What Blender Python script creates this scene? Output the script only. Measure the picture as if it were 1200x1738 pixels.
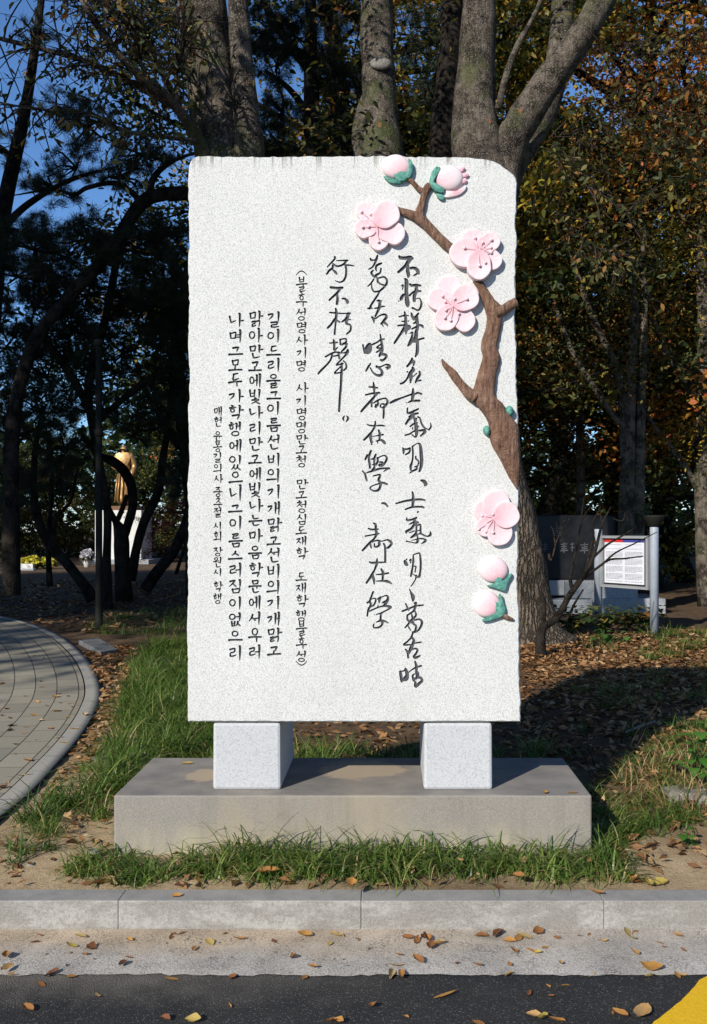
import bpy, bmesh, math, random
import numpy as np
from mathutils import Vector, Matrix
from mathutils.geometry import delaunay_2d_cdt

R = math.radians
for o in list(bpy.data.objects):
    bpy.data.objects.remove(o)
S = bpy.context.scene
C = S.collection

# ------------------------------------------------------------------ camera, sky, sun, exposure
F = 1690.0                      # focal length in photograph pixels (1738 high)
VX, VY, EYE = 660.0, 900.0, 1.6  # vanishing point, eye height
cd = bpy.data.cameras.new('camera')
cam = bpy.data.objects.new('camera', cd)
C.objects.link(cam)
cam.location = (0, 0, EYE)
cam.rotation_euler = (R(90), 0, 0)
cd.sensor_fit = 'AUTO'
cd.sensor_width = 36
cd.lens = 36 * F / 1738
cd.shift_x = (600 - VX) / 1738
cd.shift_y = (VY - 869) / 1738
cd.clip_start = 0.05
cd.clip_end = 2000
S.camera = cam

SUN_EL, SUN_AZ = R(29.0), R(33.0)     # azimuth: left of straight behind the camera
sd = Vector((-math.sin(SUN_AZ) * math.cos(SUN_EL), -math.cos(SUN_AZ) * math.cos(SUN_EL), math.sin(SUN_EL)))
W = bpy.data.worlds.new('World')
S.world = W
W.use_nodes = True
nt = W.node_tree
bg = nt.nodes['Background']
sky = nt.nodes.new('ShaderNodeTexSky')
sky.sky_type = 'NISHITA'
sky.sun_disc = False
sky.sun_elevation = SUN_EL
sky.sun_rotation = math.atan2(sd.x, sd.y)
sky.air_density = 1.0
sky.dust_density = 0.1
sky.ozone_density = 8.5
sky.altitude = 50
nt.links.new(sky.outputs[0], bg.inputs[0])
bg.inputs[1].default_value = 0.145
sl = bpy.data.lights.new('sun', 'SUN')
so = bpy.data.objects.new('sun', sl)
C.objects.link(so)
sl.energy = 5.0
sl.angle = R(0.5)
sl.color = (1.0, 0.945, 0.85)
so.rotation_euler = sd.to_track_quat('Z', 'Y').to_euler()
so.location = (-10, -15, 12)
S.view_settings.view_transform = 'Standard'
S.view_settings.look = 'None'
S.view_settings.exposure = 0.1
S.view_settings.gamma = 1.0
S.view_settings.use_curve_mapping = False
S.cycles.max_bounces = 6
S.cycles.diffuse_bounces = 3
S.cycles.use_denoising = True

# ------------------------------------------------------------------ helpers
def smooth(a, b, x):
    t = np.clip((x - a) / (b - a), 0, 1)
    return t * t * (3 - 2 * t)

def ground_z(x, y):
    x = np.asarray(x, float); y = np.asarray(y, float)
    z = 0.125 + 0.045 * smooth(4.06, 4.45, y) + 0.04 * smooth(4.5, 6, y) + 0.12 * smooth(6, 12, y) + 0.06 * smooth(14, 40, y)
    z = z + 0.12 * smooth(0.95, 1.7, x) * smooth(4.35, 5.0, y) * (1 - smooth(7, 10, y))
    return z

def at(px, py, Y):
    """photograph pixel at depth Y -> world point"""
    return Vector(((px - VX) * Y / F, Y, EYE - (py - VY) * Y / F))

def on_ground(px, py):
    Y = 6.0
    for _ in range(40):
        x = (px - VX) * Y / F
        Y = 0.5 * Y + 0.5 * (EYE - float(ground_z(x, Y))) * F / (py - VY)
    x = (px - VX) * Y / F
    return Vector((x, Y, float(ground_z(x, Y))))

def obj(name, me, mat=None, parent=None, local=False):
    o = bpy.data.objects.new(name, me)
    C.objects.link(o)
    if mat is not None and len(me.materials) == 0:
        me.materials.append(mat)
    if parent is not None:
        o.parent = parent
        if not local:
            l = parent_loc(parent)
            me.transform(Matrix.Translation(-l))
    return o

def parent_loc(p):
    l = Vector((0, 0, 0))
    while p is not None:
        l = l + p.location
        p = p.parent
    return l

def tag(o, label, cat, group=None):
    o['label'] = label
    o['category'] = cat
    if group:
        o['group'] = group
    return o

def thing(name, label, cat, loc=(0, 0, 0), group=None):
    o = bpy.data.objects.new(name, None)
    o.empty_display_size = 0.2
    C.objects.link(o)
    o.location = loc
    return tag(o, label, cat, group)

def structure(o):
    o['kind'] = 'structure'
    return o

def np_mesh(name, V, Fc, mat=None, smooth_=False, tint=None, ptint=None):
    V = np.ascontiguousarray(V, np.float32).reshape(-1, 3)
    Fc = np.ascontiguousarray(Fc, np.int32)
    k = Fc.shape[1]
    me = bpy.data.meshes.new(name)
    me.vertices.add(len(V)); me.vertices.foreach_set('co', V.ravel())
    me.loops.add(Fc.size); me.loops.foreach_set('vertex_index', Fc.ravel())
    me.polygons.add(len(Fc))
    me.polygons.foreach_set('loop_start', np.arange(0, Fc.size, k, dtype=np.int32))
    if smooth_:
        me.polygons.foreach_set('use_smooth', np.ones(len(Fc), bool))
    me.update(calc_edges=True)
    if tint is not None:
        a = me.attributes.new('tint', 'FLOAT', 'FACE'); a.data.foreach_set('value', np.asarray(tint, np.float32))
    if ptint is not None:
        a = me.attributes.new('tint', 'FLOAT', 'POINT'); a.data.foreach_set('value', np.asarray(ptint, np.float32))
    if mat is not None:
        me.materials.append(mat)
    return me

class MB:
    """collects vertices and faces of one mesh"""
    def __init__(s):
        s.v = []; s.f = []
    def add(s, vs, fs):
        b = len(s.v)
        s.v.extend([tuple(v) for v in vs]); s.f.extend([tuple(i + b for i in f) for f in fs])
    def mesh(s, name, mat=None, smooth_=True):
        me = bpy.data.meshes.new(name)
        me.from_pydata(s.v, [], s.f)
        me.update()
        if smooth_:
            me.polygons.foreach_set('use_smooth', np.ones(len(me.polygons), bool))
        if mat is not None:
            me.materials.append(mat)
        return me

def spline(pts, n):
    """Catmull-Rom through points of any dimension, n samples per span"""
    P = np.array([list(p) for p in pts], float)
    if len(P) < 3:
        t = np.linspace(0, 1, n + 1)[:, None]
        return P[0] * (1 - t) + P[-1] * t
    Q = np.vstack([2 * P[0] - P[1], P, 2 * P[-1] - P[-2]])
    out = []
    for i in range(1, len(Q) - 2):
        for k in range(n):
            t = k / n
            out.append(0.5 * (2 * Q[i] + (Q[i + 1] - Q[i - 1]) * t + (2 * Q[i - 1] - 5 * Q[i] + 4 * Q[i + 1] - Q[i + 2]) * t * t
                              + (3 * Q[i] - Q[i - 1] - 3 * Q[i + 1] + Q[i + 2]) * t ** 3))
    out.append(P[-1])
    return np.array(out)

def tube(mb, pts, rad, n=10, cap=True, rough=0.0, rng=None, squash=None):
    P = [Vector(p[:3]) for p in pts]
    up = Vector((0.31, 0.17, 0.93))
    prev = None; rings = []
    ph = rng.uniform(0, 6.28, 3) if rng is not None else (0, 0, 0)
    for i, p in enumerate(P):
        d = (P[min(i + 1, len(P) - 1)] - P[max(i - 1, 0)])
        d = d.normalized() if d.length > 1e-9 else Vector((0, 0, 1))
        if prev is None:
            a = d.cross(up)
            if a.length < 0.05:
                a = d.cross(Vector((1, 0, 0)))
            a.normalize()
        else:
            a = (prev - d * prev.dot(d)).normalized()
        prev = a
        b = d.cross(a)
        r = rad[i] if hasattr(rad, '__len__') else rad
        ring = []
        for k in range(n):
            t = 2 * math.pi * k / n
            q = r
            if rough:
                q *= 1 + rough * (math.sin(3 * t + ph[0] + i * 0.35) * 0.5 + math.sin(5 * t + ph[1] - i * 0.6) * 0.35 + math.sin(2 * t + ph[2] + i * 0.9) * 0.4)
            ring.append(p + a * (q * math.cos(t)) + b * (q * math.sin(t)))
        rings.append(ring)
    vs = [v for r_ in rings for v in r_]
    fs = []
    for i in range(len(P) - 1):
        for k in range(n):
            fs.append((i * n + k, i * n + (k + 1) % n, (i + 1) * n + (k + 1) % n, (i + 1) * n + k))
    if cap:
        fs.append(tuple(range(n - 1, -1, -1)))
        fs.append(tuple((len(P) - 1) * n + k for k in range(n)))
    mb.add(vs, fs)

def bevel_box(x0, x1, y0, y1, z0, z1, bev=0.006, seg=2, taper=None):
    bm = bmesh.new()
    bmesh.ops.create_cube(bm, size=1)
    for v in bm.verts:
        t = v.co.z + 0.5
        X = (x0 if v.co.x < 0 else x1); Yy = (y0 if v.co.y < 0 else y1)
        if taper:
            X = X + (taper * t if v.co.x < 0 else -taper * t)
        v.co = Vector((X, Yy, z0 if v.co.z < 0 else z1))
    if bev:
        bmesh.ops.bevel(bm, geom=bm.edges[:], offset=bev, segments=seg, affect='EDGES', profile=0.5)
    return bm

def bm_mesh(name, bm, mat=None, smooth_=False):
    me = bpy.data.meshes.new(name)
    bmesh.ops.recalc_face_normals(bm, faces=bm.faces[:])
    bm.to_mesh(me); bm.free()
    if smooth_:
        me.polygons.foreach_set('use_smooth', np.ones(len(me.polygons), bool))
    if mat is not None:
        me.materials.append(mat)
    return me

def lathe(mb, cx, cy, prof, n=20):
    """prof: list of (radius, z) from bottom to top"""
    vs = []; fs = []
    for r, z in prof:
        for k in range(n):
            t = 2 * math.pi * k / n
            vs.append((cx + r * math.cos(t), cy + r * math.sin(t), z))
    for i in range(len(prof) - 1):
        for k in range(n):
            fs.append((i * n + k, i * n + (k + 1) % n, (i + 1) * n + (k + 1) % n, (i + 1) * n + k))
    fs.append(tuple(range(n - 1, -1, -1)))
    fs.append(tuple((len(prof) - 1) * n + k for k in range(n)))
    mb.add(vs, fs)

# ------------------------------------------------------------------ materials
class Mat:
    def __init__(s, name, rough=0.8, spec=0.3):
        s.m = bpy.data.materials.new(name); s.m.use_nodes = True
        s.t = s.m.node_tree; s.b = s.t.nodes['Principled BSDF']
        s.b.inputs['Roughness'].default_value = rough
        s.b.inputs['Specular IOR Level'].default_value = spec
        s.co = None
    def n(s, typ, **kw):
        x = s.t.nodes.new(typ)
        for k, v in kw.items():
            setattr(x, k, v)
        return x
    def l(s, a, b):
        s.t.links.new(a, b)
    def coords(s):
        if s.co is None:
            s.co = s.n('ShaderNodeTexCoord').outputs['Object']
        return s.co
    def geo(s):
        return s.n('ShaderNodeNewGeometry').outputs['Position']
    def mapped(s, scale, co=None):
        m = s.n('ShaderNodeMapping'); m.inputs['Scale'].default_value = scale
        s.l(co or s.coords(), m.inputs['Vector']); return m.outputs[0]
    def noise(s, scale, detail=4, rough=0.6, co=None, out='Fac', dist=0.0):
        x = s.n('ShaderNodeTexNoise'); x.inputs['Scale'].default_value = scale; x.inputs['Detail'].default_value = detail
        x.inputs['Roughness'].default_value = rough; x.inputs['Distortion'].default_value = dist
        s.l(co or s.coords(), x.inputs['Vector']); return x.outputs[out]
    def ramp(s, fac, stops, interp='LINEAR'):
        x = s.n('ShaderNodeValToRGB'); x.color_ramp.interpolation = interp
        e = x.color_ramp.elements
        while len(e) < len(stops):
            e.new(0.5)
        for k, (p, c) in enumerate(stops):
            e[k].position = p
            e[k].color = (c, c, c, 1) if not hasattr(c, '__len__') else (*c, 1)
        s.l(fac, x.inputs[0]); return x.outputs[0]
    def mix(s, fac, a, b, mode='MIX'):
        x = s.n('ShaderNodeMix', data_type='RGBA', blend_type=mode)
        for v, i in ((fac, 0), (a, 6), (b, 7)):
            if hasattr(v, 'is_output'):
                s.l(v, x.inputs[i])
            elif i == 0:
                x.inputs[0].default_value = v
            else:
                x.inputs[i].default_value = (*v, 1)
        return x.outputs[2]
    def math(s, op, a, b=0.0):
        x = s.n('ShaderNodeMath', operation=op)
        for v, i in ((a, 0), (b, 1)):
            if hasattr(v, 'is_output'):
                s.l(v, x.inputs[i])
            else:
                x.inputs[i].default_value = v
        return x.outputs[0]
    def vscale(s, v, k):
        x = s.n('ShaderNodeVectorMath', operation='SCALE'); s.l(v, x.inputs[0]); x.inputs['Scale'].default_value = k; return x.outputs[0]
    def attr(s, name='tint'):
        return s.n('ShaderNodeAttribute', attribute_name=name).outputs['Fac']
    def rand(s):
        return s.n('ShaderNodeObjectInfo').outputs['Random']
    def color(s, c):
        if hasattr(c, 'is_output'):
            s.l(c, s.b.inputs['Base Color'])
        else:
            s.b.inputs['Base Color'].default_value = (*c, 1)
        return s
    def bump(s, h, strength=0.4, dist=0.01):
        x = s.n('ShaderNodeBump'); x.inputs['Strength'].default_value = strength; x.inputs['Distance'].default_value = dist
        s.l(h, x.inputs['Height']); s.l(x.outputs[0], s.b.inputs['Normal']); return s
    def translucent(s, col, amt):
        tr = s.n('ShaderNodeBsdfTranslucent'); mx = s.n('ShaderNodeMixShader'); mx.inputs[0].default_value = amt
        if hasattr(col, 'is_output'):
            s.l(col, tr.inputs[0])
        else:
            tr.inputs[0].default_value = (*col, 1)
        s.l(s.b.outputs[0], mx.inputs[1]); s.l(tr.outputs[0], mx.inputs[2])
        s.l(mx.outputs[0], s.t.nodes['Material Output'].inputs['Surface']); return s

def granite(name, base, dark, light, speck=150, amount=0.42, stain=False):
    m = Mat(name, 0.75, 0.3)
    sp = m.noise(speck, 2, 0.7)
    sp2 = m.noise(speck * 0.45, 3, 0.7)
    c = m.ramp(sp, [(0.0, dark), (amount - 0.05, dark), (amount + 0.06, base), (0.72, light)])
    c2 = m.ramp(sp2, [(0.33, 0.80), (0.46, 1.0)])
    c = m.mix(1.0, c, c2, 'MULTIPLY')
    big = m.ramp(m.noise(1.6, 4), [(0.3, 0.94), (0.7, 1.0)])
    c = m.mix(1.0, c, big, 'MULTIPLY')
    if stain:
        # rain streaks running down from the top edge
        gp = m.geo()
        sep = m.n('ShaderNodeSeparateXYZ'); m.l(gp, sep.inputs[0])
        st = m.ramp(m.noise(1.0, 3, 0.7, m.mapped((36, 3, 1.0), gp)), [(0.55, 0.0), (0.66, 1.0)])
        fa = m.ramp(m.noise(1.0, 3, 0.6, m.mapped((7, 3, 0.5), gp)), [(0.45, 0.0), (0.75, 1.0)])
        c = m.mix(m.math('MULTIPLY', fa, 0.10), c, (0.42, 0.40, 0.34))
        lowg = m.n('ShaderNodeMapRange'); lowg.inputs[1].default_value = 0.95; lowg.inputs[2].default_value = 0.73; m.l(sep.outputs[2], lowg.inputs[0])
        c = m.mix(m.math('MULTIPLY', m.math('MULTIPLY', lowg.outputs[0], m.ramp(m.noise(6, 4, 0.6, gp), [(0.4, 0.0), (0.7, 1.0)])), 0.22), c, (0.36, 0.33, 0.27))
        hz = m.n('ShaderNodeMapRange'); hz.inputs[1].default_value = 3.215; hz.inputs[2].default_value = 3.285
        m.l(sep.outputs[2], hz.inputs[0])
        c = m.mix(m.math('MULTIPLY', m.math('MULTIPLY', st, hz.outputs[0]), 0.75), c, (0.12, 0.11, 0.08))
    m.color(c)
    m.bump(m.noise(speck, 3), 0.25, 0.004)
    return m.m

M = {}
M['granite'] = granite('white granite', (0.665, 0.66, 0.63), (0.34, 0.34, 0.33), (0.73, 0.725, 0.695), 290, 0.41, True)
M['granite_pillar'] = granite('grey granite', (0.50, 0.505, 0.51), (0.36, 0.365, 0.37), (0.56, 0.565, 0.57), 190, 0.38)
M['granite_grey'] = granite('base granite', (0.33, 0.35, 0.37), (0.2, 0.21, 0.22), (0.4, 0.42, 0.44), 80, 0.42)

def mk_plinth():
    m = Mat('weathered plinth stone', 0.85, 0.25)
    p = m.geo()
    fine = m.noise(220, 3, 0.75, p)
    c = m.ramp(fine, [(0.3, (0.17, 0.155, 0.13)), (0.5, (0.265, 0.24, 0.205)), (0.7, (0.355, 0.325, 0.28))])
    sep = m.n('ShaderNodeSeparateXYZ'); m.l(p, sep.inputs[0])
    # ochre splash stains near the foot, dark damp blotches
    low = m.n('ShaderNodeMapRange'); low.inputs[1].default_value = 0.33; low.inputs[2].default_value = 0.19
    m.l(sep.outputs[2], low.inputs[0])
    st = m.ramp(m.noise(1, 4, 0.6, m.mapped((7, 7, 1.6), p)), [(0.36, 0.0), (0.62, 1.0)])
    c = m.mix(m.math('MULTIPLY', m.math('MULTIPLY', st, low.outputs[0]), 0.8), c, (0.46, 0.40, 0.25))
    d = m.ramp(m.noise(3.1, 4, 0.6, p), [(0.56, 0.0), (0.74, 1.0)])
    c = m.mix(m.math('MULTIPLY', d, 0.6), c, (0.13, 0.12, 0.11))
    o = m.ramp(m.noise(2.2, 3, 0.6, m.mapped((1, 1, 0.5), p)), [(0.5, 0.0), (0.72, 1.0)])
    c = m.mix(m.math('MULTIPLY', o, 0.5), c, (0.36, 0.29, 0.19))
    rs = m.ramp(m.noise(1, 4, 0.65, m.mapped((9, 9, 0.9), p)), [(0.50, 0.0), (0.70, 1.0)])
    c = m.mix(m.math('MULTIPLY', rs, 0.45), c, (0.17, 0.15, 0.125))
    nrm = m.n('ShaderNodeNewGeometry'); sn = m.n('ShaderNodeSeparateXYZ'); m.l(nrm.outputs['True Normal'], sn.inputs[0])
    topf = m.ramp(sn.outputs[2], [(0.5, 0.0), (0.9, 1.0)])
    c = m.mix(m.math('MULTIPLY', topf, 0.7), c, m.ramp(m.noise(5, 4, 0.6, p), [(0.35, (0.15, 0.145, 0.145)), (0.7, (0.30, 0.27, 0.235))]))
    # pale tan patches between and beside the blocks
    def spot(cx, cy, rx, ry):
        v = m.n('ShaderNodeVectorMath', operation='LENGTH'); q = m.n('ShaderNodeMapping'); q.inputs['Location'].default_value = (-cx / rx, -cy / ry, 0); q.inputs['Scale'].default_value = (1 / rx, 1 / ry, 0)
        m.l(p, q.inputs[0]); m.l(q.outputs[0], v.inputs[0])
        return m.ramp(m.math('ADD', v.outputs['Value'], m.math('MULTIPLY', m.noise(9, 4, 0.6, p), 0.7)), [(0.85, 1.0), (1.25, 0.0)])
    dry = m.math('MAXIMUM', spot(-0.13, 4.86, 0.36, 0.30), spot(-0.88, 4.75, 0.13, 0.22))  # mask of the tan patches
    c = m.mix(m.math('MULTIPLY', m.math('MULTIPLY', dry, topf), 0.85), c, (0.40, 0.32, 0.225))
    m.color(c); m.bump(fine, 0.35, 0.004)
    return m.m
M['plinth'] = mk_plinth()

m = Mat('engraving paint', 0.7, 0.3)
m.color(m.ramp(m.noise(60, 3), [(0.3, (0.045, 0.045, 0.05)), (0.7, (0.10, 0.10, 0.108))])); M['ink'] = m.m

def painted(name, stops, rough=0.6, attr=True, bump=0.15, sc=60):
    m = Mat(name, rough, 0.3)
    n = m.noise(sc, 3, 0.7)
    f = m.math('ADD', m.attr(), m.math('ADD', m.math('MULTIPLY', m.math('SUBTRACT', n, 0.5), 0.5), m.math('MULTIPLY', m.math('SUBTRACT', m.noise(170, 3, 0.8), 0.5), 0.7))) if attr else n
    m.color(m.ramp(f, stops)); m.bump(m.noise(sc * 2.5, 3), bump, 0.004)
    return m.m
M['petal'] = painted('pink petal paint', [(0.05, (0.76, 0.40, 0.45)), (0.3, (0.77, 0.51, 0.54)), (0.6, (0.77, 0.57, 0.59)), (0.9, (0.77, 0.61, 0.625))])
M['bud_paint'] = painted('bud paint', [(0.0, (0.78, 0.38, 0.44)), (0.4, (0.78, 0.55, 0.57)), (1.0, (0.78, 0.68, 0.68))])
M['stamen'] = painted('stamen paint', [(0.3, (0.80, 0.50, 0.54)), (0.7, (0.82, 0.58, 0.60))], attr=False, bump=0.02)
M['sepal'] = painted('green sepal paint', [(0.25, (0.03, 0.12, 0.09)), (0.5, (0.09, 0.28, 0.22)), (0.75, (0.2, 0.42, 0.35))], attr=False, bump=0.4, sc=45)
def mk_branch():
    m = Mat('painted branch', 0.65, 0.35)
    g = m.noise(1, 4, 0.7, m.mapped((70, 20, 14)))
    m.color(m.ramp(g, [(0.28, (0.07, 0.033, 0.02)), (0.45, (0.20, 0.105, 0.065)), (0.6, (0.28, 0.165, 0.11)), (0.74, (0.44, 0.31, 0.235))]))
    m.bump(m.math('ADD', g, m.math('MULTIPLY', m.noise(90, 4, 0.75), 0.6)), 1.0, 0.02); return m.m
M['branch'] = mk_branch()

def leaf_mat(name, stops, trans=0.25, rough=0.55, spec=0.3):
    m = Mat(name, rough, spec)
    c = m.ramp(m.attr(), stops); m.color(c)
    m.translucent(m.mix(1.0, c, (1.5, 1.5, 0.9), 'MULTIPLY'), trans)
    return m.m
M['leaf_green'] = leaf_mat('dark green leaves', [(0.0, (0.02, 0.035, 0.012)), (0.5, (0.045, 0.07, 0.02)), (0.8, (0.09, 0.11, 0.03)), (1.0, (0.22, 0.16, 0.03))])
M['leaf_zelkova'] = leaf_mat('zelkova leaves', [(0.0, (0.02, 0.03, 0.010)), (0.45, (0.06, 0.07, 0.022)), (0.75, (0.17, 0.14, 0.04)), (1.0, (0.28, 0.11, 0.03))])
M['leaf_yellow'] = leaf_mat('yellowing leaves', [(0.0, (0.06, 0.07, 0.015)), (0.35, (0.18, 0.18, 0.03)), (0.7, (0.42, 0.31, 0.04)), (1.0, (0.45, 0.20, 0.035))])
M['leaf_orange'] = leaf_mat('orange autumn leaves', [(0.0, (0.13, 0.09, 0.02)), (0.4, (0.40, 0.18, 0.03)), (0.8, (0.48, 0.18, 0.035)), (1.0, (0.40, 0.09, 0.03))])
M['leaf_red'] = leaf_mat('dark red maple leaves', [(0.0, (0.06, 0.015, 0.012)), (0.5, (0.20, 0.035, 0.025)), (1.0, (0.34, 0.09, 0.05))])
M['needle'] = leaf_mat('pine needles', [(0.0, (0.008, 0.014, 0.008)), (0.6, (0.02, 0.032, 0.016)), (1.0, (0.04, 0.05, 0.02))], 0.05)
M['grass'] = leaf_mat('grass blades', [(0.0, (0.03, 0.065, 0.012)), (0.45, (0.085, 0.15, 0.026)), (0.82, (0.20, 0.27, 0.06)), (1.0, (0.45, 0.36, 0.17))], 0.3, 0.4, 0.45)
M['litter'] = leaf_mat('leaf litter', [(0.0, (0.09, 0.045, 0.02)), (0.4, (0.24, 0.115, 0.045)), (0.75, (0.38, 0.21, 0.09)), (1.0, (0.47, 0.32, 0.17))], 0.1, 0.7)
M['broad'] = leaf_mat('fresh broad leaves', [(0.0, (0.05, 0.14, 0.02)), (1.0, (0.11, 0.25, 0.04))], 0.3, 0.45, 0.4)
def mk_fallen():
    m = Mat('fallen leaf', 0.6, 0.35)
    c = m.ramp(m.rand(), [(0.0, (0.20, 0.075, 0.03)), (0.3, (0.36, 0.16, 0.045)), (0.6, (0.46, 0.235, 0.055)), (0.86, (0.52, 0.35, 0.16)), (1.0, (0.44, 0.33, 0.07))])
    v = m.ramp(m.noise(70, 3), [(0.3, 0.6), (0.7, 1.05)])
    m.color(m.mix(1.0, c, v, 'MULTIPLY')); m.bump(m.noise(150, 2), 0.4, 0.002)
    return m.m
M['fallen'] = mk_fallen()

def bark(name, a, b, c, moss=0.0, vs=(22, 22, 5), patch=3.5, scaly=False):
    m = Mat(name, 0.9, 0.15)
    p = m.geo()
    n1 = m.noise(1, 5, 0.7, m.mapped(vs, p), dist=0.6)
    col = m.ramp(n1, [(0.3, a), (0.5, b), (0.72, c)])
    pt = m.ramp(m.noise(patch, 5, 0.65, p), [(0.42, 0.0), (0.6, 1.0)])
    col = m.mix(m.math('MULTIPLY', pt, 0.5), col, c)
    dk = m.ramp(m.noise(5.5, 5, 0.7, p), [(0.43, 0.24), (0.54, 1.0)])
    col = m.mix(1.0, col, dk, 'MULTIPLY')
    if scaly:
        fl = m.ramp(m.noise(85, 3, 0.75, p), [(0.56, 0.0), (0.64, 1.0)])
        col = m.mix(m.math('MULTIPLY', fl, 0.7), col, (0.36, 0.32, 0.27))
        og = m.ramp(m.noise(5.0, 2, 0.5, p), [(0.715, 0.0), (0.73, 1.0)])
        col = m.mix(m.math('MULTIPLY', og, 0.8), col, (0.33, 0.12, 0.045))
    sp = m.ramp(m.noise(42, 2, 0.6, p), [(0.64, 0.0), (0.70, 1.0)])
    col = m.mix(m.math('MULTIPLY', sp, 0.6), col, tuple(min(1, x * 1.7) for x in c))
    if moss:
        ms = m.ramp(m.noise(2.1, 4, 0.6, p), [(0.52, 0.0), (0.66, 1.0)])
        col = m.mix(m.math('MULTIPLY', ms, moss), col, (0.075, 0.09, 0.03))
    h = m.math('ADD', n1, m.math('MULTIPLY', m.noise(60, 3, 0.6, p), 0.4))
    if scaly:
        # flaking patches above, deep furrows towards the old foot of the trunk
        v = m.n('ShaderNodeTexVoronoi', feature='DISTANCE_TO_EDGE'); v.inputs['Scale'].default_value = 1
        wv = m.n('ShaderNodeVectorMath', operation='ADD'); m.l(m.mapped((17, 17, 8), p), wv.inputs[0]); m.l(m.noise(9, 3, 0.7, p, 'Color'), wv.inputs[1])
        m.l(wv.outputs[0], v.inputs['Vector'])
        crack = m.ramp(v.outputs['Distance'], [(0.0, 0.62), (0.08, 1.0)])
        col = m.mix(m.ramp(m.noise(1.3, 3, 0.6, p), [(0.4, 0.0), (0.6, 0.9)]), col, m.mix(1.0, col, crack, 'MULTIPLY'))
        fv = m.n('ShaderNodeTexVoronoi', feature='DISTANCE_TO_EDGE'); fv.inputs['Scale'].default_value = 1
        fw = m.n('ShaderNodeVectorMath', operation='ADD'); m.l(m.mapped((24, 24, 3.0), p), fw.inputs[0]); m.l(m.vscale(m.noise(7, 4, 0.7, p, 'Color'), 1.8), fw.inputs[1])
        m.l(fw.outputs[0], fv.inputs['Vector'])
        fur = m.ramp(fv.outputs['Distance'], [(0.0, 0.22), (0.25, 1.0)])
        sep = m.n('ShaderNodeSeparateXYZ'); m.l(p, sep.inputs[0])
        low = m.n('ShaderNodeMapRange'); low.inputs[1].default_value = 3.4; low.inputs[2].default_value = 2.2; m.l(sep.outputs[2], low.inputs[0])
        col = m.mix(low.outputs[0], col, m.mix(1.0, m.ramp(n1, [(0.3, (0.12, 0.095, 0.07)), (0.7, (0.24, 0.19, 0.14))]), fur, 'MULTIPLY'))
        h = m.math('ADD', h, m.math('MULTIPLY', m.math('MULTIPLY', fur, low.outputs[0]), 1.2))
        h = m.math('ADD', h, m.math('MULTIPLY', crack, 0.3))
    m.color(col); m.bump(h, 0.9, 0.04)
    return m.m
M['bark'] = bark('zelkova bark', (0.022, 0.017, 0.012), (0.07, 0.056, 0.043), (0.18, 0.15, 0.12), 0.6, (9, 9, 7), 2.6, True)
M['bark_rough'] = bark('furrowed bark', (0.035, 0.028, 0.022), (0.12, 0.098, 0.078), (0.22, 0.18, 0.14), 0.35, (26, 26, 3.5))
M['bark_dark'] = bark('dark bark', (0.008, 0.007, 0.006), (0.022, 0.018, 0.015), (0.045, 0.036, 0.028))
M['twig'] = bark('twig bark', (0.018, 0.013, 0.010), (0.045, 0.033, 0.025), (0.10, 0.075, 0.055))

def metal_paint(name, c, rough=0.45):
    m = Mat(name, rough, 0.5)
    m.color(m.ramp(m.noise(9, 4), [(0.3, tuple(x * 0.85 for x in c)), (0.7, c)])); return m.m
M['post_grey'] = metal_paint('grey painted steel', (0.36, 0.40, 0.46))
M['lamp_dark'] = metal_paint('dark painted steel', (0.014, 0.015, 0.012), 0.75); M['lamp_dark'].node_tree.nodes['Principled BSDF'].inputs['Specular IOR Level'].default_value = 0.15
M['frame_grey'] = metal_paint('aluminium frame', (0.32, 0.33, 0.34))
m = Mat('polished black stone', 0.35, 0.2); m.color(m.ramp(m.noise(3, 4), [(0.35, (0.007, 0.0075, 0.009)), (0.7, (0.024, 0.024, 0.027))])); M['black_stone'] = m.m
m = Mat('bronze', 0.38, 0.5); m.b.inputs['Metallic'].default_value = 0.55
m.color(m.ramp(m.noise(6, 4), [(0.3, (0.28, 0.15, 0.055)), (0.7, (0.5, 0.30, 0.12))])); M['bronze'] = m.m
m = Mat('white stone', 0.8); m.color(m.ramp(m.noise(8, 4), [(0.3, (0.6, 0.6, 0.58)), (0.7, (0.76, 0.75, 0.72))])); M['white_stone'] = m.m
m = Mat('brown stone', 0.7); m.color((0.16, 0.085, 0.045)); M['brown_stone'] = m.m
m = Mat('rock', 0.9); m.color(m.ramp(m.noise(14, 5), [(0.3, (0.14, 0.125, 0.105)), (0.7, (0.30, 0.275, 0.235))])); m.bump(m.noise(25, 4), 0.5, 0.02); M['rock'] = m.m
m = Mat('concrete cover', 0.9); m.color(m.ramp(m.noise(20, 5), [(0.3, (0.13, 0.13, 0.13)), (0.7, (0.22, 0.22, 0.21))])); M['cover'] = m.m

# ------------------------------------------------------------------ the setting: ground, road, gutter, kerb, path
def mk_ground_mat():
    m = Mat('soil', 0.95, 0.1)
    p = m.geo()
    n = m.noise(9, 6, 0.7, p); f = m.noise(120, 3, 0.7, p)
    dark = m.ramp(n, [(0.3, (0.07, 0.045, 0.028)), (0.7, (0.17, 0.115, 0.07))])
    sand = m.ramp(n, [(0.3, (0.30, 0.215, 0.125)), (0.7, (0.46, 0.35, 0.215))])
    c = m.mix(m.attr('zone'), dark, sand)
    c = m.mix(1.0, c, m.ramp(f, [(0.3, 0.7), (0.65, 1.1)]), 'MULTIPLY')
    m.color(c); m.bump(m.math('ADD', n, m.math('MULTIPLY', f, 0.4)), 0.7, 0.02)
    return m.m

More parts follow.
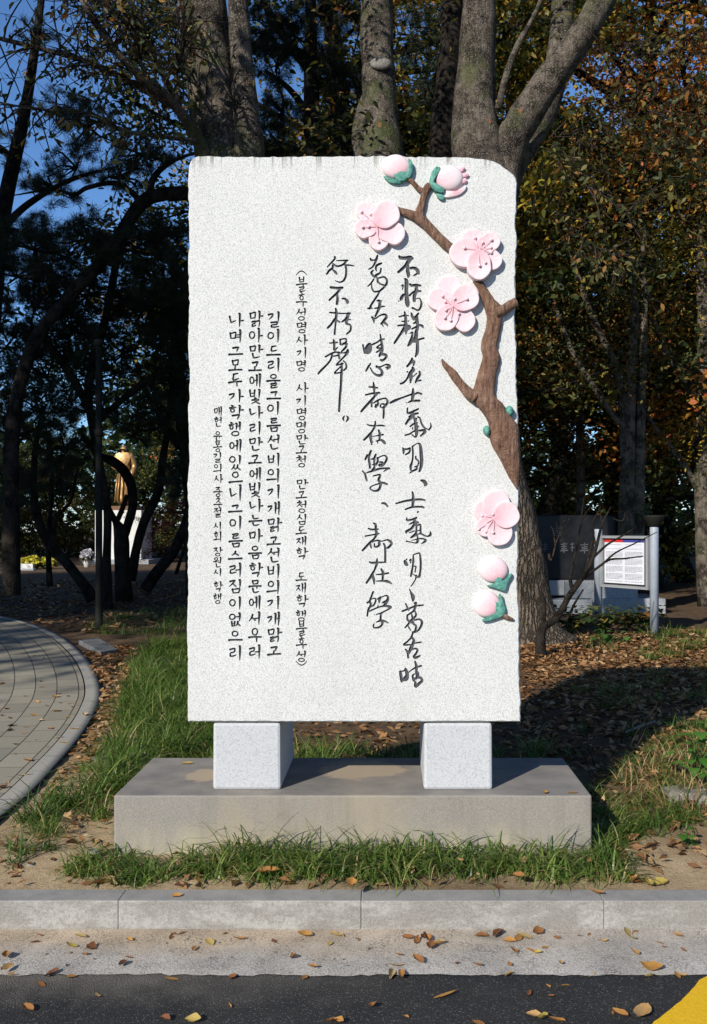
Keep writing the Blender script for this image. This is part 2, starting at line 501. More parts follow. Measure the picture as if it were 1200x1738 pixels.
def build_ground():
    xs = np.unique(np.round(np.concatenate([[-600, -250, -100, -60, -40, -30, -24, -20, -17], np.arange(-14, 12.01, 0.16), [15, 18, 22, 28, 40, 60, 100, 250, 600]]), 3))
    ys = np.unique(np.round(np.concatenate([np.arange(4.062, 9, 0.08), np.arange(9, 20, 0.2), np.arange(20, 46, 1), [50, 60, 80, 120, 250, 700]]), 3))
    X, Y = np.meshgrid(xs, ys)
    rng = np.random.RandomState(3)
    Z = ground_z(X, Y)
    near = (np.abs(X) < 12) & (Y < 20) & (Y > 4.15)
    bump = 0.012 * np.sin(X * 5.1 + 1) * np.sin(Y * 4.3) + 0.008 * np.sin(X * 11 + Y * 7) + rng.normal(0, 0.004, X.shape)
    Z = Z + np.where(near, bump, 0)
    V = np.stack([X, Y, Z], -1).reshape(-1, 3)
    ny, nx = X.shape
    i = np.arange(nx * ny).reshape(ny, nx)
    Fc = np.stack([i[:-1, :-1], i[:-1, 1:], i[1:, 1:], i[1:, :-1]], -1).reshape(-1, 4)
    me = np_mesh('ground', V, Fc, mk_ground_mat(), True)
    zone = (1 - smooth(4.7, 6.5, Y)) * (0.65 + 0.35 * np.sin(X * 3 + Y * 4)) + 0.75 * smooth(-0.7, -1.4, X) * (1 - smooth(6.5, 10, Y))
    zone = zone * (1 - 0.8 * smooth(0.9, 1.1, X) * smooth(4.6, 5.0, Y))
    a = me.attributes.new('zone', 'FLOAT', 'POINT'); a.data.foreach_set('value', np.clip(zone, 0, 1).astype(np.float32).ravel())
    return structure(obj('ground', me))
build_ground()

def sheet(name, x0, x1, y0, y1, z, mat):
    me = np_mesh(name, [(x0, y0, z), (x1, y0, z), (x1, y1, z), (x0, y1, z)], [(0, 1, 2, 3)], mat)
    return structure(obj(name, me))

def mk_asphalt():
    m = Mat('asphalt', 0.8, 0.35)
    p = m.geo()
    f = m.noise(170, 3, 0.75, p); c = m.ramp(f, [(0.3, (0.009, 0.009, 0.0095)), (0.55, (0.02, 0.02, 0.021)), (0.78, (0.055, 0.054, 0.053))])
    dust = m.ramp(m.noise(3.0, 5, 0.65, p), [(0.42, 0.0), (0.75, 1.0)])
    c = m.mix(m.math('MULTIPLY', dust, 0.25), c, (0.075, 0.07, 0.062))
    sep = m.n('ShaderNodeSeparateXYZ'); m.l(p, sep.inputs[0])
    edge = m.n('ShaderNodeMapRange'); edge.inputs[1].default_value = 3.33; edge.inputs[2].default_value = 3.60
    m.l(m.math('ADD', sep.outputs[1], m.math('MULTIPLY', m.math('SUBTRACT', m.noise(6, 4, 0.6, p), 0.5), 0.45)), edge.inputs[0])
    left = m.n('ShaderNodeMapRange'); left.inputs[1].default_value = 0.1; left.inputs[2].default_value = -1.0; m.l(sep.outputs[0], left.inputs[0])
    c = m.mix(m.math('MULTIPLY', m.math('MULTIPLY', edge.outputs[0], left.outputs[0]), 0.75), c, (0.17, 0.15, 0.125))
    vs_ = m.n('ShaderNodeTexVoronoi'); vs_.inputs['Scale'].default_value = 210; m.l(p, vs_.inputs['Vector'])
    chip = m.n('ShaderNodeSeparateColor'); m.l(vs_.outputs['Color'], chip.inputs[0])
    c = m.mix(m.math('MULTIPLY', m.ramp(chip.outputs[0], [(0.90, 0.0), (0.95, 1.0)]), 0.55), c, (0.17, 0.165, 0.155))
    m.color(c); m.bump(m.math('ADD', vs_.outputs['Distance'], m.math('MULTIPLY', f, 0.5)), 1.0, 0.004)
    return m.m
M['asphalt'] = mk_asphalt()

def mk_gutter():
    m = Mat('gutter concrete', 0.9, 0.2)
    p = m.geo()
    f = m.noise(130, 3, 0.8, p)
    c = m.ramp(f, [(0.3, (0.20, 0.185, 0.165)), (0.48, (0.46, 0.43, 0.39)), (0.7, (0.60, 0.56, 0.51))])
    sep = m.n('ShaderNodeSeparateXYZ'); m.l(p, sep.inputs[0])
    near = m.n('ShaderNodeMapRange'); near.inputs[1].default_value = 3.66; near.inputs[2].default_value = 3.86
    m.l(m.math('ADD', sep.outputs[1], m.math('MULTIPLY', m.math('SUBTRACT', m.noise(5, 4, 0.6, p), 0.5), 0.3)), near.inputs[0])
    right = m.n('ShaderNodeMapRange'); right.inputs[1].default_value = 0.9; right.inputs[2].default_value = -0.5; right.inputs[3].default_value = 0.25
    m.l(sep.outputs[0], right.inputs[0])
    sand = m.ramp(m.noise(90, 4, 0.7, p), [(0.3, (0.38, 0.295, 0.205)), (0.7, (0.58, 0.47, 0.35))])
    c = m.mix(m.math('MULTIPLY', near.outputs[0], right.outputs[0]), c, sand)
    ag = m.n('ShaderNodeTexVoronoi'); ag.inputs['Scale'].default_value = 190; m.l(p, ag.inputs['Vector'])
    ac = m.n('ShaderNodeSeparateColor'); m.l(ag.outputs['Color'], ac.inputs[0])
    pits = m.math('MULTIPLY', m.ramp(ac.outputs[0], [(0.60, 0.0), (0.72, 1.0)]), m.ramp(m.noise(11, 4, 0.6, p), [(0.40, 0.08), (0.65, 0.6)]))
    c = m.mix(pits, c, (0.085, 0.08, 0.075))
    blot = m.ramp(m.noise(4, 5, 0.6, p), [(0.35, 0.70), (0.65, 1.02)])
    c = m.mix(1.0, c, blot, 'MULTIPLY')
    m.color(c); m.bump(m.math('ADD', f, ag.outputs['Distance']), 0.4, 0.004)
    return m.m
M['gutter'] = mk_gutter()

sheet('road', -80, 80, -5.0, 3.9, 0.0, M['asphalt'])
sheet('far_verge', -600, 600, -400, -5.0, 0.06, M['cover'])
def build_gutter():
    # a strip whose near edge wanders where the asphalt was laid against it, dished towards the kerb
    rng = np.random.RandomState(8)
    xs = np.concatenate([[-80, -30, -10], np.arange(-4, 4, 0.03), [10, 30, 80]])
    near = 3.575 + 0.003 * np.sin(xs * 5) + 0.003 * np.sin(xs * 13 + 1) + rng.normal(0, 0.004, len(xs))
    rows = []
    for t, z in ((0, 0.004), (0.12, 0.009), (0.5, 0.011), (0.85, 0.013), (1.0, 0.018)):
        y = near + (3.96 - near) * t
        zz = z + (0.004 * np.sin(xs * 7 + t * 9) if 0 < t < 1 else 0)
        rows.append(np.stack([xs, y, zz + np.zeros_like(xs)], -1))
    V = np.array(rows); ny, nx = V.shape[:2]
    i = np.arange(nx * ny).reshape(ny, nx)
    Fc = np.stack([i[:-1, :-1], i[:-1, 1:], i[1:, 1:], i[1:, :-1]], -1).reshape(-1, 4)
    structure(obj('gutter', np_mesh('gutter', V, Fc, M['gutter'], True)))
build_gutter()

def mk_kerb_mat():
    m = Mat('kerb stone', 0.85, 0.25)
    p = m.geo()
    f = m.noise(190, 3, 0.75, p)
    c = m.ramp(f, [(0.3, (0.17, 0.16, 0.14)), (0.5, (0.27, 0.25, 0.22)), (0.7, (0.36, 0.335, 0.30))])
    nrm = m.n('ShaderNodeNewGeometry'); sn = m.n('ShaderNodeSeparateXYZ'); m.l(nrm.outputs['True Normal'], sn.inputs[0])
    topf = m.ramp(sn.outputs[2], [(0.5, 0.0), (0.9, 1.0)])
    side = m.math('SUBTRACT', 1.0, topf)
    w = m.ramp(m.noise(5.5, 6, 0.7, m.mapped((0.8, 1, 2.2), p)), [(0.46, 0.0), (0.58, 1.0)])
    c = m.mix(m.math('MULTIPLY', m.math('MULTIPLY', w, side), 0.42), c, m.ramp(m.noise(70, 4, 0.75, p), [(0.35, (0.24, 0.23, 0.20)), (0.55, (0.56, 0.54, 0.50))]))
    d = m.ramp(m.noise(2.3, 4, 0.6, m.mapped((1, 1, 0.4), p)), [(0.52, 0.0), (0.7, 1.0)])
    c = m.mix(m.math('MULTIPLY', m.math('MULTIPLY', d, side), 0.55), c, (0.20, 0.18, 0.15))
    c = m.mix(m.math('MULTIPLY', topf, 0.6), c, m.ramp(m.noise(8, 5, 0.65, p), [(0.35, (0.20, 0.20, 0.205)), (0.7, (0.36, 0.35, 0.33))]))
    m.color(c); m.bump(f, 0.35, 0.004)
    return m.m
M['kerb'] = mk_kerb_mat()
def build_kerb():
    bm = bmesh.new()
    x = -0.11 - 0.964 * 40
    rng = random.Random(4)
    for k in range(80):
        b = bevel_box(x + 0.0006, x + 0.9634, 3.95, 4.075, -0.1, 0.13 + rng.uniform(-0.001, 0.001), 0.004, 2)
        me = bm_mesh('t', b); bm.from_mesh(me); bpy.data.meshes.remove(me)
        x += 0.964
    structure(obj('kerb', bm_mesh('kerb', bm, M['kerb'])))
build_kerb()

def mk_yellow():
    m = Mat('yellow road paint', 0.6, 0.4)
    p = m.geo()
    w = m.ramp(m.noise(60, 4, 0.8, p), [(0.22, (0.06, 0.05, 0.03)), (0.36, (0.76, 0.44, 0.008)), (0.7, (0.86, 0.53, 0.012))])
    m.color(w); m.bump(m.noise(150, 3, 0.7, p), 0.8, 0.005)
    return m.m
def build_yellow():
    e = spline([(0.66, 2.98), (0.80, 3.155), (0.93, 3.31), (1.04, 3.44), (1.14, 3.565), (1.3, 3.57)], 6)
    rng = np.random.RandomState(5)
    e = e + rng.normal(0, 0.003, e.shape)
    V = [(x, y, 0.004) for x, y in e] + [(2.6, 3.55, 0.004), (1.6, 2.6, 0.004)]
    structure(obj('yellow_road_marking', np_mesh('yellow_road_marking', V, [tuple(range(len(V) - 1, -1, -1))], mk_yellow())))
build_yellow()

EDGE = [(-420, 1640), (-200, 1525), (-80, 1447), (0, 1394), (60, 1343), (110, 1288), (145, 1243), (165, 1205), (171, 1175), (160, 1140), (135, 1107), (95, 1078), (40, 1057), (-60, 1036)]
def build_path():
    g = [on_ground(*e) for e in EDGE]
    last = g[-1] + (g[-1] - g[-2]).normalized() * 8
    pl = spline([(p.x, p.y) for p in g] + [(last.x, last.y)], 10)
    d = np.gradient(pl, axis=0); d /= np.linalg.norm(d, axis=1)[:, None]
    nrm = np.stack([-d[:, 1], d[:, 0]], -1)        # to the left of travel = onto the path
    s = np.concatenate([[0], np.cumsum(np.linalg.norm(np.diff(pl, axis=0), axis=1))])
    m = Mat('path pavers', 0.85, 0.25)
    uv = m.n('ShaderNodeUVMap').outputs[0]
    br = m.n('ShaderNodeTexBrick'); br.inputs['Scale'].default_value = 1
    br.inputs['Brick Width'].default_value = 0.35; br.inputs['Row Height'].default_value = 0.174
    br.inputs['Mortar Size'].default_value = 0.0035; br.inputs['Mortar Smooth'].default_value = 0.2
    br.inputs['Color1'].default_value = (0.0, 0, 0, 1); br.inputs['Color2'].default_value = (1, 1, 1, 1); br.inputs['Mortar'].default_value = (0.5, 0.5, 0.5, 1)
    m.l(uv, br.inputs['Vector'])
    p = m.geo()
    fine = m.noise(200, 3, 0.7, p)
    tone = m.ramp(br.outputs['Color'], [(0.0, (0.25, 0.23, 0.18)), (1.0, (0.34, 0.31, 0.24))])
    c = m.mix(1.0, tone, m.ramp(fine, [(0.3, 0.75), (0.7, 1.15)]), 'MULTIPLY')
    c = m.mix(m.math('MULTIPLY', m.ramp(m.noise(1.5, 4, 0.6, p), [(0.4, 0.0), (0.7, 1.0)]), 0.35), c, (0.29, 0.24, 0.18))
    c = m.mix(br.outputs['Fac'], c, (0.035, 0.028, 0.02))
    m.color(c); m.bump(m.math('SUBTRACT', 1.0, br.outputs['Fac']), 0.6, 0.01)
    def strip(name, a, b, n, h, mat, lip=False):
        rows = []; uvs = []
        offs = np.linspace(a, b, n)
        for o in offs:
            q = pl + nrm * o
            rows.append(np.stack([q[:, 0], q[:, 1], ground_z(q[:, 0], q[:, 1]) + h], -1)); uvs.append(np.stack([s, np.full_like(s, o)], -1))
        if lip:
            q = rows[0].copy(); q[:, 2] -= 0.12; rows.insert(0, q); uvs.insert(0, uvs[0])
        V = np.array(rows); U = np.array(uvs).reshape(-1, 2)
        ny, nx = V.shape[:2]; i = np.arange(nx * ny).reshape(ny, nx)
        Fc = np.stack([i[:-1, :-1], i[:-1, 1:], i[1:, 1:], i[1:, :-1]], -1).reshape(-1, 4)
        me = np_mesh(name, V, Fc, mat, False)
        ul = me.uv_layers.new(name='UVMap'); ul.data.foreach_set('uv', U[Fc.ravel()].astype(np.float32).ravel())
        return structure(obj(name, me))
    strip('path', 0.132, 3.612, 14, 0.020, m.m)
    e = Mat('path edging stone', 0.85, 0.25)
    uv2 = e.n('ShaderNodeUVMap').outputs[0]
    b2 = e.n('ShaderNodeTexBrick'); b2.inputs['Scale'].default_value = 1; b2.inputs['Brick Width'].default_value = 0.9; b2.inputs['Row Height'].default_value = 3.0
    b2.inputs['Mortar Size'].default_value = 0.003; b2.offset = 0; e.l(uv2, b2.inputs['Vector'])
    c = e.ramp(e.noise(150, 4, 0.7, e.geo()), [(0.3, (0.27, 0.255, 0.22)), (0.7, (0.42, 0.395, 0.345))])
    e.color(e.mix(b2.outputs['Fac'], c, (0.05, 0.045, 0.04))); e.bump(e.noise(150, 4, 0.7, e.geo()), 0.3, 0.004)
    strip('path_edging', 0.0, 0.122, 3, 0.024, e.m, True)
    return pl
PATH_EDGE = build_path()
# ------------------------------------------------------------------ the inscribed stone: engraved writing
SY = 4.48                      # front face of the slab
SK = SY / F                    # metres per photograph pixel on that face
def sp(px, py, h=0.0):
    return Vector(((px - VX) * SK, SY - h, EYE - (py - VY) * SK))

HANJA = {}
HANJA[0] = [   # right column; groups of (origin x, origin y, strokes drawn at 15 units per pixel)
 (660, 425, """265,150,50 300,190,75 420,195,80 540,175,80 600,205,60|560,200,90 480,310,90 420,390,70 330,480,70 245,550,60|480,380,70 480,520,80 500,620,80 490,700,20|560,450,60 670,455,70 740,530,80 770,610,25|735,580,40 670,620,40 620,650,20
410,720,40 450,790,90 445,1000,85 450,1150,90 475,1350,100 485,1440,30|305,910,15 360,885,40 350,1000,20|365,1130,60 320,1220,80 300,1270,30|250,1290,30 252,1291,30|540,860,50 580,895,60 680,880,60 790,895,50 815,895,25|700,920,70 690,1040,80 650,1160,80 650,1280,70|530,1145,50 620,1060,40 720,1040,70 820,1035,30|710,1220,25 790,1230,30 830,1350,50 800,1470,45 740,1525,45 680,1500,40 600,1465,50"""),
 (660, 520, """260,265,30 400,230,40 505,235,20|400,140,35 425,260,60 430,400,70 430,500,90|325,380,25 430,385,40|495,372,35 496,373,35|235,490,40 340,480,45 500,500,60 540,540,50 470,600,50|400,560,90 300,700,60 200,850,55 140,935,45|430,560,100 440,640,60 435,715,20|570,170,35 600,260,60 635,335,50|750,180,45 650,300,50|710,270,70 720,400,80 740,520,60 700,640,80 690,780,90 660,830,80|630,430,35 700,400,50|585,575,35 700,520,50 780,475,45 850,500,60 875,550,25|535,690,25 600,660,35 590,780,60 560,900,90 490,1000,45|610,900,40 700,890,60 780,840,45 890,810,45|720,850,70 730,1000,75 720,1180,75 675,1280,35"""),
 (655, 600, """665,115,35 655,190,70 540,330,45|660,200,90 720,220,60 700,300,40|680,350,40 690,420,90 620,500,80 540,640,45 450,740,50 370,770,40|635,500,70 640,600,80 625,740,35|545,465,40 546,466,40|690,590,25 790,500,25|850,460,40 870,530,60 800,640,60 755,735,40|810,700,35 890,680,40
690,900,40 690,1050,80 665,1200,50|115,1255,50 230,1200,65 400,1130,40 640,1045,45 750,1030,45 810,1000,45 905,1030,45|560,1250,25 660,1210,50 850,1200,55|525,1258,25 526,1259,25"""),
 (660, 685, """475,115,35 475,235,45 560,230,60 640,190,50 750,135,40|600,260,90 590,330,80 500,420,60 435,515,50|505,335,25 580,290,50|640,270,50 740,245,45|620,290,80 640,360,40|640,390,40 700,380,40 670,430,70|545,580,40 640,510,40 720,490,40|670,440,50 690,540,80 700,680,80 705,800,60 670,850,40 590,795,30|690,580,60 750,580,40|605,600,20 605,650,30|410,805,35 540,770,40 620,710,35 700,690,60|740,340,40 790,370,40 830,500,45 900,610,45 990,655,25|1055,480,15 1075,580,40 1020,670,40|770,690,40 870,680,60 920,720,70 800,830,30"""),
 (660, 745, """355,225,30 375,290,60 375,375,30|380,260,40 470,260,45 540,235,40 520,340,45 425,400,35|600,190,40 615,350,45 600,550,40 560,690,65 560,790,40|600,195,35 720,115,25 800,160,60 825,400,80 835,600,75 800,780,60 770,830,40|685,440,35 690,500,40 745,555,40 760,600,40 735,675,30|650,715,25 710,700,40 700,770,50 600,820,45 525,875,20|820,1055,40 890,1080,80 940,1140,80 920,1180,50"""),
 (660, 830, """600,85,45 620,160,50 620,300,70 605,440,55|180,370,35 400,310,50 620,275,50 800,265,50 920,285,35|425,515,40 600,460,45 830,455,45 890,475,40|735,590,40 745,575,40
455,720,15 465,790,50 560,785,45 700,735,50|650,770,50 680,850,80 740,850,50|510,900,20 640,840,50|670,870,60 570,1010,60 450,1080,60 450,1125,30|525,1115,25 650,1065,30|700,900,40 700,1100,50 660,1170,70 560,1240,35|690,950,25 800,910,40 810,1100,45 860,1160,40 980,1205,35 1060,1160,60 1055,1080,20|740,1060,20 800,1040,30|700,1170,30 800,1130,30|710,1150,40 735,1250,40 730,1340,60 690,1375,30 540,1350,25 450,1330,35|570,1310,15 700,1280,30 800,1260,35 910,1280,40 930,1320,60 830,1395,20"""),
 (665, 925, """320,390,20 340,430,70 370,490,80 400,510,40|370,370,35 390,350,20|445,400,20 485,370,40 480,460,25|545,260,30 550,400,50 530,560,40 510,680,50 485,795,40|540,255,25 640,215,30 710,220,40 735,400,50 735,580,50 720,720,50 700,800,60 640,810,50 605,780,40|560,535,30 615,560,40 600,620,30 595,690,30|535,740,20 590,775,25|620,780,50 610,860,30 560,950,30 490,1050,25|450,1120,20 495,1220,50 540,1320,90 540,1420,45"""),
 (665, 1010, """350,215,30 390,300,45 430,380,40|270,410,45 430,350,45 580,285,40 700,265,40 800,255,35|575,210,35 620,190,40 600,270,60 560,400,50 420,500,40|395,510,40 400,620,50 470,680,60 530,690,70 560,740,50 620,790,50 600,900,50 560,940,40 520,935,25|590,410,40 620,500,45 560,590,50 480,650,50 420,740,45 340,825,35|510,500,40 530,580,50|580,640,40 700,615,40 770,690,60 730,820,50 660,910,45 560,950,40|415,780,30 450,850,35 490,905,20
540,950,40 510,1050,45|500,1080,40 400,1180,40 310,1265,45 480,1265,35|500,1060,50 560,1150,60 530,1260,70 490,1350,80 455,1440,60|580,1225,35 740,1200,40"""),
 (665, 1080, """350,330,35 400,400,50 420,540,50|480,320,80 440,420,60|520,330,50 600,310,40 655,350,50 610,450,50 560,510,50 600,545,60 690,510,50 730,490,20
220,900,60 235,1020,70 250,1150,50|220,905,40 320,870,30 350,830,50 390,950,80 380,1080,80 300,1110,60 250,1110,50|290,1070,30 360,1000,30|590,640,40 625,750,60 630,900,60 650,950,90 640,1050,60 560,1090,60|430,915,25 500,860,30 620,790,45 750,755,45|575,955,30 530,1010,45 560,1120,60|650,1040,60 740,1060,60 770,1130,60 700,1200,70 610,1270,70 600,1160,50"""),
]
HANJA[1] = [
 (605, 425, """535,130,40 510,220,60 460,340,45 400,430,40 310,480,30|355,210,40 385,250,50 480,240,25|640,325,40 580,350,55 510,390,50 495,470,45 510,530,20|430,500,30 380,570,55 430,655,50|625,460,40 600,570,40 500,630,60 460,700,30|435,740,40 370,840,40 290,915,30|510,660,30 540,740,45 545,800,50 620,860,40 720,890,40|550,710,35 690,675,40 770,740,50 770,840,55 700,940,50 620,1010,50 570,1040,40 450,1050,40 395,960,35 390,870,25|590,1050,40 520,1170,45 440,1290,50 370,1400,50 345,1470,60 280,1475,25|345,1475,40 415,1470,20"""),
 (605, 500, """530,155,40 590,165,60 590,300,70 545,420,60 480,550,45|460,350,30 560,335,40 640,305,40 715,300,30|640,160,30 600,170,40|390,570,40 430,620,60 450,720,25|420,610,50 500,600,35 600,530,35 720,505,50 765,570,60 690,670,60|625,740,40 690,700,60 790,780,40|650,750,40 690,815,20"""),
 (600, 565, """240,305,40 260,400,45 290,500,60|310,460,70 340,370,80 410,300,90 410,420,110 370,490,90 290,500,60|450,310,40 580,250,40 690,180,40 780,155,35|680,40,35 700,150,45 720,280,60 730,420,70 700,510,70 660,590,50|690,290,30 600,370,45 680,400,50|590,490,40 700,420,40|700,540,60 820,560,60 830,620,60 760,690,50 680,690,30|700,690,50 740,730,20
435,780,35 380,860,50 315,975,35|430,890,30 500,1010,40 620,1085,60 720,1060,70 715,960,60 640,890,50 585,850,50|590,870,50 700,860,35 830,805,35 910,850,80 860,920,40|810,870,20 850,880,40"""),
 (600, 640, """505,135,30 525,260,60 530,380,40 540,480,50 480,560,60 380,670,60 260,800,55 200,875,50|390,250,30 500,260,45 610,275,40|310,455,40 480,415,40 660,400,45|600,430,50 560,470,50|460,620,50 465,750,40|510,660,30 620,590,40 760,545,35 830,550,40 870,640,55 820,720,60 770,780,50|570,700,40 570,760,55|620,620,50 620,700,50 560,755,50|770,690,50 720,680,30 680,740,35 730,780,35 770,780,40|770,760,50 770,950,50 760,1040,45"""),
 (600, 710, """350,155,25 430,185,40 580,190,30 700,180,40 795,195,30|555,80,35 545,200,50 480,320,45 400,420,60 270,550,45|430,420,80 445,550,60 465,665,35|500,605,25 460,600,40|640,300,40 670,400,60 660,560,40|485,460,20 620,440,30 750,415,45|570,580,25 700,555,50 770,600,70 800,640,50|610,590,30 615,640,20"""),
 (600, 760, """445,80,50 410,170,55 390,280,50 410,400,55 420,510,50|350,190,50 305,290,50|360,190,40 400,200,40|440,290,25 520,270,50 570,170,45|530,280,60 530,400,40 530,500,50 480,570,50|480,425,25 560,420,50|610,260,50 620,330,50 580,430,50|610,260,30 720,210,30 800,200,35 850,270,55 790,400,50 720,440,80 650,450,40 655,410,25|660,365,30 730,370,50 740,430,60|225,590,30 290,660,45 320,770,50 345,845,30|330,640,25 480,590,50 640,540,50 800,520,40 910,525,50|860,540,50 765,605,20|500,720,30 640,685,40 680,710,50 640,810,60 670,870,60 690,950,60 640,1070,60 520,1100,40 420,1030,35 500,960,30 660,910,35|690,880,40 780,900,50 860,930,40|725,1410,40 800,1420,55 870,1490,40"""),
 (600, 880, """510,120,35 565,160,50 570,300,60 590,400,60 520,520,45 420,610,50 320,720,55 230,815,45|380,250,35 450,280,45 620,275,40|300,450,35 540,405,35 645,385,40|420,620,50 455,750,35|480,610,25 560,565,35 640,560,40 720,580,30 850,545,35 930,580,60 970,640,55 900,730,60 850,750,40|530,640,30 540,710,40 600,720,50 660,670,60 650,590,50|770,640,40 805,730,50 810,900,50 810,1110,50|410,1105,35 470,1130,50 600,1120,45 810,1115,30|600,1030,35 595,1150,60 540,1300,45 470,1430,60 430,1500,60 335,1635,50|490,1450,60 520,1560,60 530,1670,30|705,1285,40 750,1380,60 740,1560,45|580,1425,25 720,1420,40 885,1390,45|580,1595,25 740,1590,45 870,1605,60 980,1665,25"""),
 (600, 980, """500,370,45 460,480,45 420,600,50 440,700,50 380,820,50 350,980,40|350,645,40 420,610,45|450,560,25 540,530,30 570,590,40 520,700,40 460,740,40|610,550,30 690,500,40 660,570,60 655,650,25|700,510,25 840,460,35 880,540,60 820,650,80 780,730,50|730,650,25 790,610,40|625,700,20 620,750,30|410,860,40 560,790,35 750,730,40 900,740,60 950,770,50 850,830,35 720,900,35 580,945,25|530,948,22 531,949,22|700,920,50 690,1080,50 730,1120,60 730,1200,50 650,1270,45 530,1280,40 505,1220,35 530,1180,25|580,1140,25 690,1100,50 780,1110,45 880,1155,30"""),
]
HANJA[2] = [
 (535, 425, """500,165,45 500,210,45 430,290,40 310,420,30|445,330,30 540,400,45 640,390,45 720,350,50 780,290,50|545,262,25 700,255,35 820,255,45|450,380,50 440,450,50 360,510,50 295,600,40|430,480,25 510,550,60 550,600,40|770,380,50 790,480,50 780,650,50 720,770,45 620,810,35 510,770,20|760,370,40 900,380,35 990,395,25
400,940,60 550,960,60 690,950,60|640,980,60 550,1090,55 450,1180,50 360,1265,45|560,1110,50 570,1250,60 555,1360,60|680,1225,30 760,1235,50 820,1300,70 820,1340,50"""),
 (535, 515, """370,230,35 520,245,40 700,255,30 890,250,40|520,130,40 540,220,60 530,400,60 515,550,40 495,780,50|500,400,60 400,540,50 320,620,50|550,425,30 620,475,45|840,270,80 810,370,70 680,470,35|860,410,40 910,412,20|800,420,70 800,510,60 880,540,40 910,600,50 890,700,45 800,780,35"""),
 (530, 565, """540,170,30 560,240,60 560,350,50 560,420,60|445,260,30 640,240,35|640,370,30 580,440,45|710,170,35 720,290,50|700,170,35 850,150,35 860,230,45 760,300,45|880,290,40 850,370,55 740,480,35|800,270,50 890,280,40|335,610,40 540,500,40 690,500,45|510,540,50 470,680,45 370,810,45 230,950,50 150,1040,40|520,600,30 660,570,40|670,510,50 690,650,45|710,515,25 850,500,35 900,430,40 900,500,60 780,640,40 680,740,40 620,820,35 780,780,40|790,710,30 850,770,40 870,870,45 820,940,40 770,960,35|750,780,50 750,1000,55 735,1200,55 725,1490,50|730,850,30 570,1020,40 720,1010,35"""),
 (535, 630, """660,60,50 660,300,55 630,650,55 610,1020,50|745,1140,25 710,1200,45 735,1270,20|800,1140,25 840,1200,55 785,1295,20"""),
]

# Korean columns: text, x of the left end, x of the upright stroke, weight, top/bottom of every syllable
HANGUL = [
 ('(불후성명사기명사기명명만고청만고청심도재학도재학행불후성)', 503, 518.5, 2.4,
  '460-467 471-495 497-520 524-544 547-565 569-586 590-608 612-630 650-668 672-689 693-713 716-735 738-754 756-770 774-793 814-830 834-846 850-870 873-891 894-907 911-926 930-949 972-986 990-1007 1010-1030 1036-1054 1056-1079 1082-1101 1105-1123 1122-1129'),
 ('길이드리울그이름선비의기개맑고선비의기개맑고', 454, 473, 3.1,
  '529-555 560-581 587-604 609-631 635-658 664-678 683-704 710-733 739-763 770-791 796-818 824-846 852-874 880-902 911-925 930-954 958-981 986-1008 1013-1034 1040-1062 1067-1089 1097-1112'),
 ('맑아만고에빛나리만고에빛나는마음학문에서우러', 423, 441, 3.1,
  '529-554 558-581 586-608 613-630 635-657 661-685 690-710 716-737 743-765 772-787 794-815 820-844 848-869 875-892 899-920 927-949 956-979 985-1006 1012-1034 1039-1060 1066-1089 1095-1118'),
 ('나며그모두가학행에있으니그이름스러짐이없으리', 389, 408, 3.1,
  '532-554 560-581 589-603 611-630 634-656 662-683 688-711 717-740 747-767 773-797 801-820 824-850 857-870 877-899 906-929 936-950 956-979 984-1007 1013-1034 1041-1063 1071-1088 1096-1120'),
 ('매헌윤봉길의사중추절시회장원시학행', 363, 375, 2.1,
  '690-706 708-724 732-749 749-767 768-785 788-802 805-820 827-843 845-862 862-878 886-900 903-919 929-944 946-963 965-978 987-1004 1008-1025'),
]
CHO = 'ㄱㄲㄴㄷㄸㄹㅁㅂㅃㅅㅆㅇㅈㅉㅊㅋㅌㅍㅎ'
JUNG = 'ㅏㅐㅑㅒㅓㅔㅕㅖㅗㅘㅙㅚㅛㅜㅝㅞㅟㅠㅡㅢㅣ'
JONG = ['', 'ㄱ', 'ㄲ', 'ㄳ', 'ㄴ', 'ㄵ', 'ㄶ', 'ㄷ', 'ㄹ', 'ㄺ', 'ㄻ', 'ㄼ', 'ㄽ', 'ㄾ', 'ㄿ', 'ㅀ', 'ㅁ', 'ㅂ', 'ㅄ', 'ㅅ', 'ㅆ', 'ㅇ', 'ㅈ', 'ㅊ', 'ㅋ', 'ㅌ', 'ㅍ', 'ㅎ']
def circ(cx, cy, rx, ry):
    return [(cx + rx * math.cos(-1.9 + 6.28 * k / 8), cy + ry * math.sin(-1.9 + 6.28 * k / 8), 0.85) for k in range(9)]
